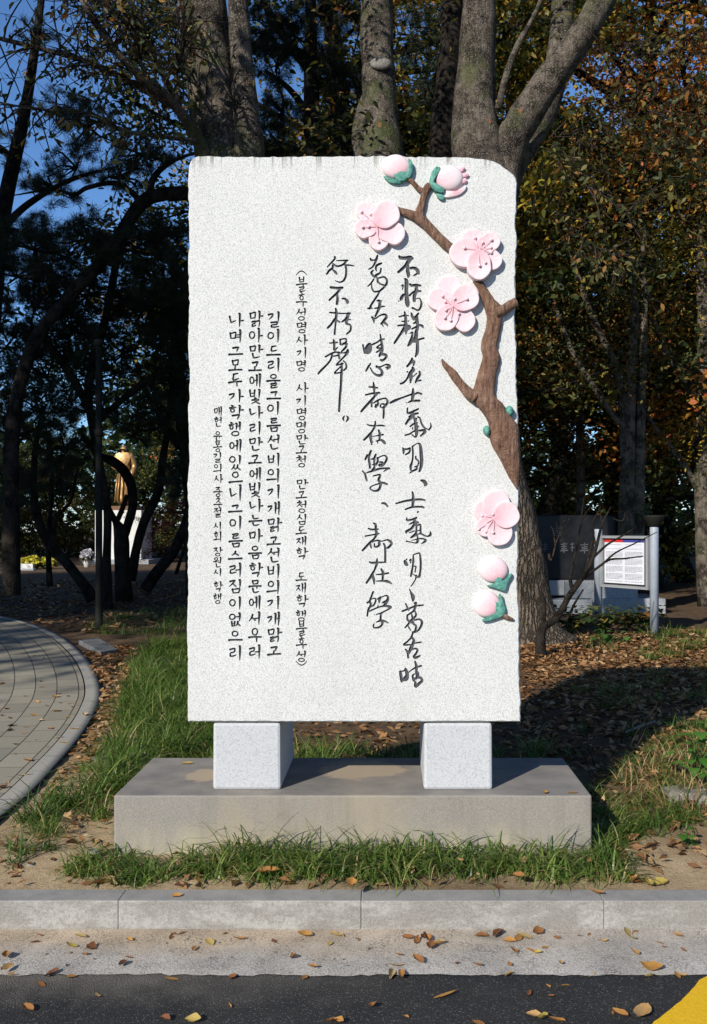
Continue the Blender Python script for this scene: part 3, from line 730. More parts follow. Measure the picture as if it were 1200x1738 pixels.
def jamo(c, tall):
    """strokes in a unit box, y down: (x, y, relative weight)"""
    if c == 'ㄱ':
        return [[(.08, .32, 1.2), (.72, .18, 1), (.62, .55, 1), (.12, 1.02, .45)]] if tall else [[(.12, .28, 1.2), (.86, .12, 1.1), (.80, .5, 1), (.68, 1.0, .6)]]
    if c == 'ㄴ': return [[(.06, .05, 1.2), (.2, .75, 1), (.35, .9, 1), (1.0, .62, .6)]] if tall else [[(.12, .0, 1.2), (.22, .8, 1), (.45, .92, 1), (.95, .72, .7)]]
    if c == 'ㄷ': return [[(.25, .14, 1.1), (.9, .0, .8)], [(.30, .18, .9), (.18, .85, 1), (.4, .97, 1), (.98, .78, .7)]]
    if c == 'ㄹ': return [[(.1, .12, 1.1), (.82, .0, 1), (.72, .42, .9), (.2, .55, .8), (.14, .92, 1), (.4, 1.0, 1), (.98, .82, .7)]]
    if c == 'ㅁ': return [[(.08, .12, 1.2), (.2, .9, .8)], [(.12, .2, .8), (.92, .02, 1), (.84, .85, .8)], [(.2, .9, .8), (.84, .84, .8)]]
    if c == 'ㅂ': return [[(.08, .0, 1.2), (.2, 1, .8)], [(.88, -.05, 1.1), (.82, .9, .8)], [(.14, .5, .7), (.84, .42, .7)], [(.2, .98, .8), (.82, .9, .8)]]
    if c == 'ㅅ': return [[(.55, .0, 1.2), (.42, .45, 1), (.0, .98, .5)], [(.42, .48, .8), (.7, .62, 1), (.98, .85, 1)]]
    if c == 'ㅆ': return [[(.32, .0, 1), (.22, .5, .9), (.0, 1, .5)], [(.24, .5, .8), (.45, .9, .8)], [(.75, .0, 1), (.66, .5, .9), (.45, 1, .5)], [(.66, .45, .8), (1, .95, 1)]]
    if c == 'ㅇ': return [circ(.48, .5, .42, .46)]
    if c == 'ㅈ': return [[(.1, .16, 1.1), (.85, .02, 1), (.5, .5, .9), (.0, 1, .5)], [(.5, .5, .8), (.98, .95, 1)]]
    if c == 'ㅊ': return [[(.42, -.16, 1.2), (.62, -.04, 1)], [(.1, .24, 1.1), (.88, .12, 1), (.5, .55, .9), (.0, 1, .5)], [(.5, .55, .8), (.98, .98, 1)]]
    if c == 'ㅎ': return [[(.38, -.12, 1.1), (.62, .02, 1)], [(.06, .3, 1.1), (.95, .18, .9)], circ(.5, .7, .3, .3)]
    if c == 'ㄺ':
        return [[(a * .5, b, w) for a, b, w in s] for s in jamo('ㄹ', False)] + [[(.52, .1, 1), (.95, .0, 1), (.88, 1.05, .7)]]
    if c == 'ㅄ':
        return [[(a * .45, b, w) for a, b, w in s] for s in jamo('ㅂ', False)] + [[(.5 + a * .5, b, w) for a, b, w in s] for s in jamo('ㅅ', False)]
    return []
def syllable(ch):
    if ch == '(': return [[(0, 1, .5), (.3, .25, .8), (.62, .0, .9), (.9, .3, .8), (1.2, 1, .5)]]
    if ch == ')': return [[(0, 0, .5), (.3, .75, .8), (.62, 1.0, .9), (.9, .7, .8), (1.2, 0, .5)]]
    k = ord(ch) - 0xAC00
    c, v, f = CHO[k // 588], JUNG[(k % 588) // 28], JONG[k % 28]
    out = []
    def put(j, x0, x1, y0, y1, tall):
        for s in jamo(j, tall):
            out.append([(x0 + a * (x1 - x0), y0 + b * (y1 - y0), w) for a, b, w in s])
    def upright(x, y0, y1):
        out.append([(x - .09, y0 - .01, .8), (x + .01, y0 + .05, 1.35), (x, (y0 + y1) / 2, 1.15), (x - .03, y1, .5)])
    if v in 'ㅏㅐㅓㅔㅕㅣ':
        e = .60 if f else 1.0
        put(c, .02, .60 if v not in 'ㅐㅔ' else .46, .06 if f else .2, .50 if f else .74, True)
        mid = .30 if f else .5
        if v == 'ㅏ': upright(.95, 0, e); out.append([(.97, mid + .05, .9), (1.25, mid + .02, 1.0)])
        if v == 'ㅣ': upright(.97, 0, e)
        if v == 'ㅓ': upright(.97, 0, e); out.append([(.58, mid, .8), (.95, mid - .02, .8)])
        if v == 'ㅕ':
            upright(.97, 0, e); out.append([(.62, mid - .1, .8), (.95, mid - .12, .8)]); out.append([(.60, mid + .08, .8), (.95, mid + .06, .8)])
        if v == 'ㅐ': upright(.70, .08, e * .9); upright(1.0, 0, e); out.append([(.70, mid, .8), (.98, mid - .02, .8)])
        if v == 'ㅔ': upright(.72, .08, e * .9); upright(1.0, 0, e); out.append([(.46, mid, .8), (.72, mid - .02, .8)])
        if f: put(f, .22, .98, .66, 1.0, False)
    elif v in 'ㅗㅜㅡㅠ':
        h0, h1 = (.34, .52) if f else (.52, .88)
        put(c, .26, .86, .0, h0, False)
        if v == 'ㅗ':
            out.append([(.02, h1 + .06, 1.3), (.5, h1 + .02, 1), (1.12, h1, 1.1)]); out.append([(.55, h0 + .02, .9), (.53, h1, .9)])
        if v == 'ㅡ':
            yy = h1 if f else .86
            out.append([(.0, yy + .06, 1.3), (.5, yy + .02, 1), (1.14, yy, 1.2)])
        if v in 'ㅜㅠ':
            yy = h0 + .12
            out.append([(.0, yy + .05, 1.3), (.5, yy + .01, 1), (1.12, yy, 1.1)])
            b = .66 if f else 1.0
            if v == 'ㅜ': out.append([(.72, yy, 1.1), (.72, b, .7)])
            else: out.append([(.45, yy, 1), (.38, b, .6)]); out.append([(.76, yy, 1), (.76, b, .7)])
        if f: put(f, .26, .92, .68, 1.0, False)
    else:                       # ㅚ ㅢ ㅝ
        e = .62 if f else 1.0
        put(c, .06, .60, .02, .46 * e, False)
        yy = .80 * e
        if v == 'ㅝ':
            yy = .62 * e
            out.append([(.0, yy + .04, 1.1), (.74, yy - .03, .9)]); out.append([(.34, yy, .9), (.30, e, .6)]); out.append([(.62, yy + .13, .8), (.95, yy + .10, .8)])
        else:
            out.append([(.0, yy + .04, 1.2), (.80, yy - .04, .9)])
            if v == 'ㅚ': out.append([(.34, .5 * e, .9), (.33, yy, .9)])
        upright(.97, 0, e)
        if f: put(f, .26, .96, .66, 1.0, False)
    return out

def all_strokes():
    """list per column of strokes in photograph pixels: arrays of (x, y, radius)"""
    cols = []
    for c in range(3):
        L = []
        for ox, oy, txt in HANJA[c]:
            for s in txt.replace('\n', '|').split('|'):
                p = np.array([[float(q) for q in t.split(',')] for t in s.split()])
                p = np.stack([ox + p[:, 0] / 15, oy + p[:, 1] / 15, p[:, 2] / 30 * 1.18], -1)
                L.append(spline(p, 5))
        cols.append(L)
    rng = np.random.RandomState(11)
    for txt, x0, x1, wt, boxes in HANGUL:
        L = []
        for ch, b in zip(txt, boxes.split()):
            y0, y1 = [float(q) for q in b.split('-')]
            dx = rng.uniform(-0.6, 0.6); sk = rng.uniform(-0.03, 0.03)
            for s in syllable(ch):
                p = np.array([[x0 + dx + a * (x1 - x0), y0 + b_ * (y1 - y0) - sk * a * (y1 - y0), w * wt * 0.5] for a, b_, w in s])
                p[:, :2] += rng.uniform(-0.25, 0.25, p[:, :2].shape)
                L.append(spline(p, 5))
        cols.append(L)
    return cols

def engrave():
    """distance field of the strokes -> closed outlines (pixels)"""
    res = 0.4
    gx0, gy0, gx1, gy1 = 345.0, 425.0, 745.0, 1180.0
    nx = int((gx1 - gx0) / res) + 1; ny = int((gy1 - gy0) / res) + 1
    D = np.full((ny, nx), 5.0, np.float32); own = np.zeros((ny, nx), np.int8)
    for ci, L in enumerate(all_strokes()):
        for p in L:
            for a, b in zip(p[:-1], p[1:]):
                rm = max(a[2], b[2]) + 1.4
                ix0 = max(0, int((min(a[0], b[0]) - rm - gx0) / res)); ix1 = min(nx, int((max(a[0], b[0]) + rm - gx0) / res) + 2)
                iy0 = max(0, int((min(a[1], b[1]) - rm - gy0) / res)); iy1 = min(ny, int((max(a[1], b[1]) + rm - gy0) / res) + 2)
                X = gx0 + np.arange(ix0, ix1) * res; Y = (gy0 + np.arange(iy0, iy1) * res)[:, None]
                d = b[:2] - a[:2]; l2 = max(d @ d, 1e-6)
                t = np.clip(((X - a[0]) * d[0] + (Y - a[1]) * d[1]) / l2, 0, 1)
                dist = np.hypot(X - a[0] - t * d[0], Y - a[1] - t * d[1]) - (a[2] + t * (b[2] - a[2]))
                w = D[iy0:iy1, ix0:ix1]; mk = dist < w
                w[mk] = dist[mk]; own[iy0:iy1, ix0:ix1][mk] = ci
    rng = np.random.RandomState(2)
    D += rng.normal(0, 0.05, D.shape).astype(np.float32)      # chipped edges
    D[np.abs(D) < 1e-3] = 1e-3
    I = D < 0
    # marching squares
    code = I[:-1, :-1] * 1 + I[:-1, 1:] * 2 + I[1:, 1:] * 4 + I[1:, :-1] * 8
    jj, ii = np.nonzero((code > 0) & (code < 15))
    T = {1: [(3, 0)], 2: [(0, 1)], 3: [(3, 1)], 4: [(1, 2)], 5: [(3, 2), (1, 0)], 6: [(0, 2)], 7: [(3, 2)], 8: [(2, 3)], 9: [(2, 0)], 10: [(0, 3), (2, 1)], 11: [(2, 1)], 12: [(1, 3)], 13: [(1, 0)], 14: [(0, 3)]}
    pos = {}; nxt = {}
    def ekey(j, i, e):
        return (j, i, 0) if e == 0 else (j, i + 1, 1) if e == 1 else (j + 1, i, 0) if e == 2 else (j, i, 1)
    def epos(k):
        j, i, h = k
        a = D[j, i]
        if h == 0:
            t = a / (a - D[j, i + 1]); return (gx0 + (i + t) * res, gy0 + j * res)
        t = a / (a - D[j + 1, i]); return (gx0 + i * res, gy0 + (j + t) * res)
    for j, i in zip(jj.tolist(), ii.tolist()):
        for e0, e1 in T[int(code[j, i])]:
            nxt[ekey(j, i, e0)] = ekey(j, i, e1)
    loops = []
    while nxt:
        k0, k = nxt.popitem()
        lp = [k0, k]
        while k in nxt:
            k = nxt.pop(k); lp.append(k)
        if lp[0] != lp[-1] or len(lp) < 8:
            continue
        lp = lp[:-1]
        col = int(own[lp[0][0], lp[0][1]])
        P = np.array([epos(q) for q in lp])
        P = (np.roll(P, 1, 0) + 2 * P + np.roll(P, -1, 0)) / 4
        for _ in range(3):        # drop points that lie on a straight run
            if len(P) < 8: break
            a, b, c = np.roll(P, 1, 0), P, np.roll(P, -1, 0)
            e = c - a
            dev = np.abs(e[:, 0] * (b - a)[:, 1] - e[:, 1] * (b - a)[:, 0]) / (np.hypot(e[:, 0], e[:, 1]) + 1e-9)
            drop = (dev < 0.07) & (np.arange(len(P)) % 2 == 0)
            P = P[~drop]
        ar = 0.5 * np.sum(P[:, 0] * np.roll(P[:, 1], -1) - np.roll(P[:, 0], -1) * P[:, 1])
        if abs(ar) > 0.5 and len(P) > 4:
            loops.append((col, P))
    def inside(q):
        fx = (q[:, 0] - gx0) / res; fy = (q[:, 1] - gy0) / res
        ok = (fx > 0) & (fx < nx - 1) & (fy > 0) & (fy < ny - 1)
        ix = np.clip(fx.astype(int), 0, nx - 2); iy = np.clip(fy.astype(int), 0, ny - 2)
        u, v = fx - ix, fy - iy
        d = D[iy, ix] * (1 - u) * (1 - v) + D[iy, ix + 1] * u * (1 - v) + D[iy + 1, ix] * (1 - u) * v + D[iy + 1, ix + 1] * u * v
        o = own[np.clip(np.round(fy).astype(int), 0, ny - 1), np.clip(np.round(fx).astype(int), 0, nx - 1)]
        return ok & (d < 0), o
    return loops, inside

OUT = [(336, 264.5), (420, 266), (500, 265), (640, 264), (720, 265.5), (800, 267), (822, 269.5), (838, 273), (850, 279), (862, 288), (872, 296), (876, 302), (878, 312), (877, 345), (875, 380), (878, 410), (874.5, 450), (876, 500), (874, 545), (877, 590), (876, 640), (879, 700), (880, 760), (881, 830), (879, 880), (880, 930), (878, 985), (881, 1040), (882, 1100), (881.5, 1160), (884, 1185), (883.5, 1225),
       (600, 1225.5), (319, 1225), (318, 1190), (319, 1120), (317, 1060), (319, 1000), (318, 940), (320, 890), (318, 830), (321, 770), (319, 700), (322, 640), (319, 590), (321, 520), (319, 450), (321, 390), (319, 330), (320, 290), (323, 274), (328, 267)]

DEPTH = 0.0085
MON = thing('inscribed_monument', 'white granite slab with carved black writing and pink blossoms on a grey plinth', 'monument', (-0.13, 4.75, 0.17))
def build_slab():
    rng = np.random.RandomState(21)
    P = []
    n = len(OUT)
    for k in range(n):      # finely broken edge
        a = np.array(OUT[k]); b = np.array(OUT[(k + 1) % n]); L = np.hypot(*(b - a)); m = max(1, int(L / 7))
        for q in range(m):
            t = q / m; p = a + (b - a) * t
            if 0 < p[0] and k != 32 and k != 31 and q:
                p = p + rng.normal(0, 0.55, 2)
            P.append(p)
    P = np.array(P)
    c = P.mean(0)
    d = np.roll(P, -1, 0) - np.roll(P, 1, 0); d /= np.linalg.norm(d, axis=1)[:, None]
    inn = np.stack([-d[:, 1], d[:, 0]], -1)
    if np.sum((c - P) * inn) < 0: inn = -inn
    front = P + inn * rng.uniform(1.2, 2.6, (len(P), 1))
    loops, inside = engrave()
    pts = [Vector((float(x), float(y))) for x, y in front]
    eds = [(i, (i + 1) % len(front)) for i in range(len(front))]
    for col, L in loops:
        b = len(pts)
        pts += [Vector((float(x), float(y))) for x, y in L]
        eds += [(b + i, b + (i + 1) % len(L)) for i in range(len(L))]
    vc, ee, ff, ov, oe, of = delaunay_2d_cdt(pts, eds, [], 0, 1e-6, False)
    V2 = np.array([list(v) for v in vc]); T = np.array([list(f) for f in ff if len(f) == 3])
    cen = V2[T].mean(1)
    # inside the slab outline (even-odd)
    ins = np.zeros(len(cen), bool)
    for a, b in zip(front, np.roll(front, -1, 0)):
        cr = (a[1] > cen[:, 1]) != (b[1] > cen[:, 1])
        xi = a[0] + (cen[:, 1] - a[1]) * (b[0] - a[0]) / ((b[1] - a[1]) if b[1] != a[1] else 1e-9)
        ins ^= cr & (cen[:, 0] < xi)
    txt, own = inside(cen)
    W3 = lambda q, h: np.stack([(q[:, 0] - VX) * SK, np.full(len(q), SY - h), EYE - (q[:, 1] - VY) * SK], -1)
    V3 = W3(V2, 0.0)
    def orient(T_):        # normals towards the viewer (-y)
        a, b, c_ = V3[T_[:, 0]], V3[T_[:, 1]], V3[T_[:, 2]]
        nrm = np.cross(b - a, c_ - a); flip = nrm[:, 1] > 0
        T_ = T_.copy(); T_[flip] = T_[flip][:, ::-1]; return T_
    face = orient(T[ins & ~txt])
    # slab: front with holes, rounded arris, sides, back
    mb_v = [V3]; nb = len(V3)
    r1 = W3(front, 0); r2 = W3(P, -0.007)
    tk = 0.36
    r3 = W3(P, -tk * 0.5); r3[:, 0] += rng.normal(0, 0.004, len(P)); r4 = W3(P, -tk)
    allv = np.vstack([V3, r1, r2, r3, r4]); m = len(P)
    fs = [tuple(f) for f in face]
    for k in range(3):
        a = nb + k * m; b = a + m
        for i in range(m):
            j = (i + 1) % m
            fs.append((a + i, b + i, b + j, a + j))
    fs.append(tuple(nb + 3 * m + i for i in range(m)))
    me = bpy.data.meshes.new('slab'); me.from_pydata(allv.tolist(), [], fs); me.update()
    me.materials.append(M['granite'])
    obj('slab', me, None, MON)
    # every engraved column: its sunk floor and the walls down to it
    for ci in range(8):
        fl = orient(T[ins & txt & (own == ci)])
        used, inv = np.unique(fl, return_inverse=True)
        v = [tuple(q) for q in (V3[used] + [0, DEPTH, 0])]; f = [tuple(q) for q in inv.reshape(-1, 3)]
        for col, L in loops:
            if col != ci: continue
            b = len(v); k = len(L)
            v += [tuple(q) for q in W3(L, 0.0)] + [tuple(q) for q in W3(L, -DEPTH)]
            f += [(b + i, b + (i + 1) % k, b + k + (i + 1) % k, b + k + i) for i in range(k)]
        me = bpy.data.meshes.new('inscription'); me.from_pydata(v, [], f); me.update()
        o = obj('inscription', me, M['ink'], MON)
        o['label'] = ['longest column of large brush characters', 'middle column of large brush characters', 'short column of large brush characters', 'small column in brackets', 'right line of the four small columns', 'second line of small letters', 'third line of small letters', 'smallest leftmost line of letters'][ci]
build_slab()

# ------------------------------------------------------------------ painted relief on the slab
def dome(pts, hc, he, name, mat, parent, base=0.0, centre=None, prof=None, tintc=None, tints=100.0, wav=0.0, seed=1, y_off=0.001):
    """closed outline (pixels) raised as a cushion with a rounded rim"""
    P = np.array(pts, float); n = len(P)
    c = np.array(centre) if centre is not None else P.mean(0)
    rings = prof or [(1.0, 0.0), (1.0, he * 0.80), (0.99, he * 0.93), (0.972, he * 0.985), (0.94, he), (0.8, he + (hc - he) * 0.25), (0.6, he + (hc - he) * 0.6), (0.35, he + (hc - he) * 0.9), (0.15, hc)]
    v = []; tv = []; rng = np.random.RandomState(seed)
    for t, h in rings:
        q = c + (P - c) * t
        hh = base + h + (wav * np.sin(np.arange(n) * 2 * math.pi / n * 9 + seed) * t if h > 0 and wav else 0) + np.zeros(n)
        v.append(np.stack([(q[:, 0] - VX) * SK, SY + y_off - hh, EYE - (q[:, 1] - VY) * SK], -1))
        tv.append(np.hypot(*(q - (tintc if tintc is not None else c)).T) / tints)
    v.append(np.array([[(c[0] - VX) * SK, SY + y_off - base - rings[-1][1], EYE - (c[1] - VY) * SK]])); tv.append(np.array([np.hypot(*(c - (tintc if tintc is not None else c))) / tints]))
    V = np.vstack(v); k = len(rings)
    ar = np.sum(P[:, 0] * np.roll(P[:, 1], -1) - np.roll(P[:, 0], -1) * P[:, 1])
    f = []
    for r in range(k - 1):
        for i in range(n):
            j = (i + 1) % n
            f.append((r * n + i, r * n + j, (r + 1) * n + j, (r + 1) * n + i))
    for i in range(n):
        f.append(((k - 1) * n + i, (k - 1) * n + (i + 1) % n, k * n))
    if ar > 0:
        f = [q[::-1] for q in f]
    f = [q[::-1] for q in f]
    me = bpy.data.meshes.new(name); me.from_pydata(V.tolist(), [], f); me.update()
    me.polygons.foreach_set('use_smooth', np.ones(len(f), bool))
    a = me.attributes.new('tint', 'FLOAT', 'POINT'); a.data.foreach_set('value', np.clip(np.concatenate(tv), 0, 1).astype(np.float32))
    return obj(name, me, mat, parent)

def petal_outline(c, pc, r, n=40, seed=0):
    """petal: round end about pc, drawn in to the flower's centre c"""
    c = np.array(c, float); pc = np.array(pc, float); d = pc - c; L = np.hypot(*d); u = d / L
    rng = np.random.RandomState(seed); ph = rng.uniform(0, 6.28)
    out = []
    for k in range(n):
        t = 2 * math.pi * k / n
        q = np.array([math.cos(t), math.sin(t)])
        al = q @ u
        rr = r * (1 + 0.025 * math.sin(3 * t + ph) + 0.015 * math.sin(5 * t + 2 * ph))
        if al < -0.2:
            s = (-al - 0.2) / 0.8
            rr = rr * (1 - s ** 1.5) + (L * 1.02) * s ** 1.5
        out.append(pc + q * rr)
    return np.array(out)

def px7(x, y): return (590 + x / 4, 250 + y / 4)
def px8(x, y): return (690 + x / 3.41, 560 + y / 3.41)

def tube_px(name, pts, mat, parent, h0=0.004, flat=1.0, n=12, tail=True):
    """round bar lying on the slab; pts (px, py, radius px, height of its axis m)"""
    p = spline(pts, 5)
    mb = MB()
    tube(mb, [((x - VX) * SK, SY - h, EYE - (y - VY) * SK) for x, y, r, h in p], [max(r, 0.2) * SK for r in p[:, 2]], n, True)
    return obj(name, mb.mesh(name, mat), None, parent)

FLOWERS = [
 ('blossom below the two top buds', px7, (200, 548), [(125, 445, 66, 0), (115, 562, 66, .006), (212, 640, 68, .003), (315, 595, 76, .006), (268, 465, 88, .014)],
  [(95, 450), (158, 465), (103, 555), (143, 552), (210, 653)], 0.023),
 ('blossom with its left petal largest, top right', px7, (880, 715), [(845, 652, 86, 0), (968, 652, 64, .005), (975, 775, 70, .003), (790, 730, 100, .009), (888, 832, 82, .017)],
  [(862, 628), (790, 698), (972, 642), (912, 660), (968, 695), (970, 727), (922, 727), (930, 800), (890, 820)], 0.027),
 ('lower left of the paired blossoms', px7, (712, 1085), [(690, 965, 88, 0), (618, 1040, 76, .004), (665, 1175, 80, .008), (792, 1185, 74, .005), (800, 1030, 90, .016)],
  [(643, 1020), (662, 1058), (722, 1042), (805, 1043), (665, 1115), (752, 1138), (657, 1167), (697, 1185)], 0.023),
 ('lone blossom under the foot of the branch', px8, (500, 1085), [(518, 1005, 78, .004), (456, 1050, 66, 0), (458, 1140, 58, .003), (535, 1175, 74, .006), (572, 1072, 78, .014)],
  [(435, 1077), (495, 1068), (415, 1153), (457, 1167), (498, 1172)], 0.021)]
for fi, (lab, pf, c, pet, sta, h) in enumerate(FLOWERS):
    sc = 4 if pf is px7 else 3.41
    c_ = pf(*c)
    b = bpy.data.objects.new('blossom', None); C.objects.link(b); b.parent = MON; b['label'] = lab
    b.location = sp(*c_) - MON.location
    for k, (x, y, r, dh) in enumerate(pet):
        o_ = petal_outline(c_, pf(x, y), r / sc, seed=fi * 10 + k)
        dome(o_, (h + dh) * 0.86, h + dh, 'petal', M['petal'], b, tintc=np.array(c_), tints=190 / sc, wav=0.0006, seed=fi * 7 + k)
    for x, y in sta:
        q = pf(x, y); mid = ((c_[0] * 0.5 + q[0] * 0.5), (c_[1] * 0.5 + q[1] * 0.5))
        dhs = [dh for (a_, b_, r_, dh) in pet if math.hypot(x - a_, y - b_) < r_]
        mb = MB(); top = (h + max(dhs or [0])) * 0.93; t0 = h + 0.012
        p = spline([(c_[0], c_[1], 0.6, t0), (mid[0] + 0.5, mid[1] - 0.4, 0.55, (t0 + top) / 2 + 0.002), (q[0], q[1], 0.5, top + 0.001)], 4)
        tube(mb, [((a - VX) * SK, SY - hh, EYE - (b_ - VY) * SK) for a, b_, r, hh in p], [r * SK for r in p[:, 2]], 6)
        bm = bmesh.new(); bmesh.ops.create_uvsphere(bm, u_segments=10, v_segments=7, radius=2.7 * SK)
        bm.verts.index_update()
        bmesh.ops.translate(bm, verts=bm.verts[:], vec=Vector(((q[0] - VX) * SK, SY - top - 0.002, EYE - (q[1] - VY) * SK)))
        mb.add([v.co for v in bm.verts], [[v.index for v in f_.verts] for f_ in bm.faces]); bm.free()
        obj('stamen', mb.mesh('stamen', M['stamen']), None, b)

def ell(c, rx, ry, rot=0, n=36, k=0.04):
    out = []
    for i in range(n):
        t = 2 * math.pi * i / n
        q = (rx * math.cos(t) * (1 + k * math.cos(2 * t)), ry * math.sin(t))
        out.append((c[0] + q[0] * math.cos(rot) - q[1] * math.sin(rot), c[1] + q[0] * math.sin(rot) + q[1] * math.cos(rot)))
    return out
ROUND = lambda h: [(1.0, 0.0), (1.0, h * 0.28), (0.97, h * 0.46), (0.9, h * 0.63), (0.78, h * 0.78), (0.6, h * 0.9), (0.38, h * 0.97), (0.15, h)]
def bud(lab, pf, c, rx, ry, rot, h, sepals, extra=(), stem=None):
    sc = 4 if pf is px7 else 3.41
    b = bpy.data.objects.new('flower_bud', None); C.objects.link(b); b.parent = MON; b['label'] = lab
    cc = pf(*c); b.location = sp(*cc) - MON.location
    for e in extra:
        dome(spline([pf(*q) for q in e] + [pf(*e[0])], 4)[:-1], h * 0.5, h * 0.4, 'petal', M['bud_paint'], b, tints=18)
    dome(ell(cc, rx / sc, ry / sc, rot), h, h, 'petal', M['bud_paint'], b, prof=ROUND(h), tintc=np.array(pf(*sepals[0][0][:2])), tints=190 / sc)
    for s in sepals:
        pts = spline([pf(*q) for q in s[1:]] + [pf(*s[1])], 4)[:-1]
        dome(pts, h * s[0][2] + 0.004, h * s[0][2], 'sepal', M['sepal'], b, centre=pf(s[0][0], s[0][1]), wav=0.001)
    if stem:
        tube_px('stalk', [(*pf(x, y), r / sc, 0.010) for x, y, r in stem], M['branch'], b)
bud('bud rising above the top edge of the slab', px7, (328, 138), 96, 84, 0.1, 0.033,
    [((380, 205, .82), (305, 160), (345, 156), (395, 188), (410, 215), (380, 240), (345, 240), (318, 215)),
     ((420, 165, .80), (412, 85), (436, 108), (443, 160), (428, 208), (398, 226), (392, 190), (410, 160)),
     ((330, 232, .6), (245, 203), (290, 222), (345, 228), (400, 218), (392, 238), (345, 253), (295, 248), (262, 228))])
bud('opening bud with anther tips, right of the twig fork', px7, (690, 215), 92, 88, 0.0, 0.033,
    [((580, 240, .75), (600, 140), (628, 150), (618, 185), (597, 215), (580, 262), (556, 268), (553, 240), (570, 180)),
     ((610, 285, .85), (558, 268), (585, 250), (625, 275), (655, 290), (648, 318), (615, 318), (580, 300)),
     ((625, 335, .5), (600, 318), (640, 322), (657, 350), (640, 364), (612, 350))],
    extra=[[(650, 300), (720, 305), (780, 280), (803, 262), (800, 290), (760, 325), (700, 342), (655, 342)], [(760, 150), (780, 138), (796, 142), (790, 158), (772, 170)], [(775, 185), (805, 178), (822, 192), (806, 206), (780, 208)], [(775, 222), (800, 215), (808, 235), (790, 248), (772, 245)]])
bud('bud with three pointed sepals, upper of the bottom pair', px8, (500, 1385), 84, 76, 0.2, 0.029,
    [((545, 1465, .8), (510, 1408), (535, 1425), (560, 1450), (600, 1410), (606, 1418), (580, 1470), (566, 1508), (530, 1500), (495, 1488), (462, 1478), (505, 1468), (508, 1440))])
bud('lowest bud with a short brown stalk', px8, (462, 1585), 78, 78, 0.3, 0.029,
    [((540, 1620, .8), (502, 1552), (528, 1575), (534, 1530), (548, 1535), (560, 1580), (570, 1625), (550, 1655), (505, 1672), (445, 1686), (440, 1672), (490, 1655), (515, 1630), (500, 1590))],
    stem=[(550, 1645, 16), (585, 1665, 13), (616, 1675, 7)])
for lab, x, y, rx, ry in (('green leaf bud right of the trunk', 594, 472, 24, 32), ('green leaf bud left of the trunk', 463, 584, 20, 30)):
    o = dome(ell(px8(x, y), rx / 3.41, ry / 3.41, -0.2), 0.04, 0.04, 'leaf_bud', M['sepal'], MON, prof=ROUND(0.04)); o['label'] = lab

def build_branch():
    rows = [(915, 848, 922), (960, 878, 950), (1000, 893, 975), (1040, 908, 1002), (1080, 922, 1042), (1120, 935, 1052), (1160, 944, 1050), (1200, 940, 1050)]
    L = [(*px7(a, y), px7(b, y)[0]) for y, a, b in rows]
    L = [(a, y, b) for a, y, b in L]
    for y, a, b in [(0, 455, 545), (60, 435, 532), (110, 430, 525), (150, 440, 540), (190, 432, 540), (250, 412, 522), (320, 393, 515), (355, 380, 510), (395, 378, 520), (430, 396, 558), (480, 438, 585), (520, 464, 620), (560, 476, 648), (600, 480, 652), (640, 484, 655), (680, 498, 656), (740, 535, 657), (800, 565, 658), (850, 590, 655), (890, 615, 650), (925, 637, 645)]:
        p = px8(a, y); L.append((p[0], p[1], px8(b, y)[0]))
    S_ = spline(L, 4)
    n = 13; v = []; rng = np.random.RandomState(9)
    ridge = rng.normal(0, 1, n)
    for k, (a, y, b) in enumerate(S_):
        w = (b - a) / 2; hh = min(0.062, 0.9 * w * SK)
        for i in range(n):
            t = math.pi * i / (n - 1)
            x = (a + b) / 2 - w * math.cos(t)
            h = hh * math.sin(t) ** 0.75 * (1 + 0.06 * ridge[i] * math.sin(k * 0.23 + i)) + 0.002 * rng.normal()
            v.append(((x - VX) * SK, SY + 0.002 - max(h, 0), EYE - (y - VY) * SK))
    f = [(k * n + i, (k + 1) * n + i, (k + 1) * n + i + 1, k * n + i + 1) for k in range(len(S_) - 1) for i in range(n - 1)]
    mb = MB(); mb.add(v, f)
    def bar(pts, base_h=0.008):
        p = spline(pts, 5)
        tube(mb, [((x - VX) * SK, SY - h, EYE - (y - VY) * SK) for x, y, r, h in p], [max(r, 0.3) * SK for r in p[:, 2]], 12, True, 0.06, rng)
    g = lambda x, y, r, h=0.010: (*px7(x, y), r / 4, h)
    bar([g(400, 205, 15), g(440, 240, 16), g(480, 285, 18), g(520, 310, 20)])
    bar([g(560, 262, 24), g(535, 290, 26), g(518, 335, 24), g(505, 395, 25), g(488, 445, 30), g(495, 480, 30)])
    bar([g(335, 428, 20), g(380, 445, 25), g(440, 465, 32), g(500, 500, 36), g(560, 560, 34), g(620, 620, 33), g(680, 675, 34), g(720, 705, 34)])
    bar([g(1000, 1130, 42, 0.02), g(1050, 1112, 36, 0.018), g(1100, 1078, 32, 0.016), g(1143, 1058, 34, 0.014)])
    q = lambda x, y, r, h=0.012: (*px8(x, y), r / 3.41, h)
    bar([q(400, 400, 36, 0.02), q(350, 360, 30, 0.016), q(300, 300, 25), q(270, 260, 26), q(250, 235, 20), q(222, 205, 15), q(203, 172, 5)])
    obj('branch', mb.mesh('branch', M['branch']), None, MON)
build_branch()

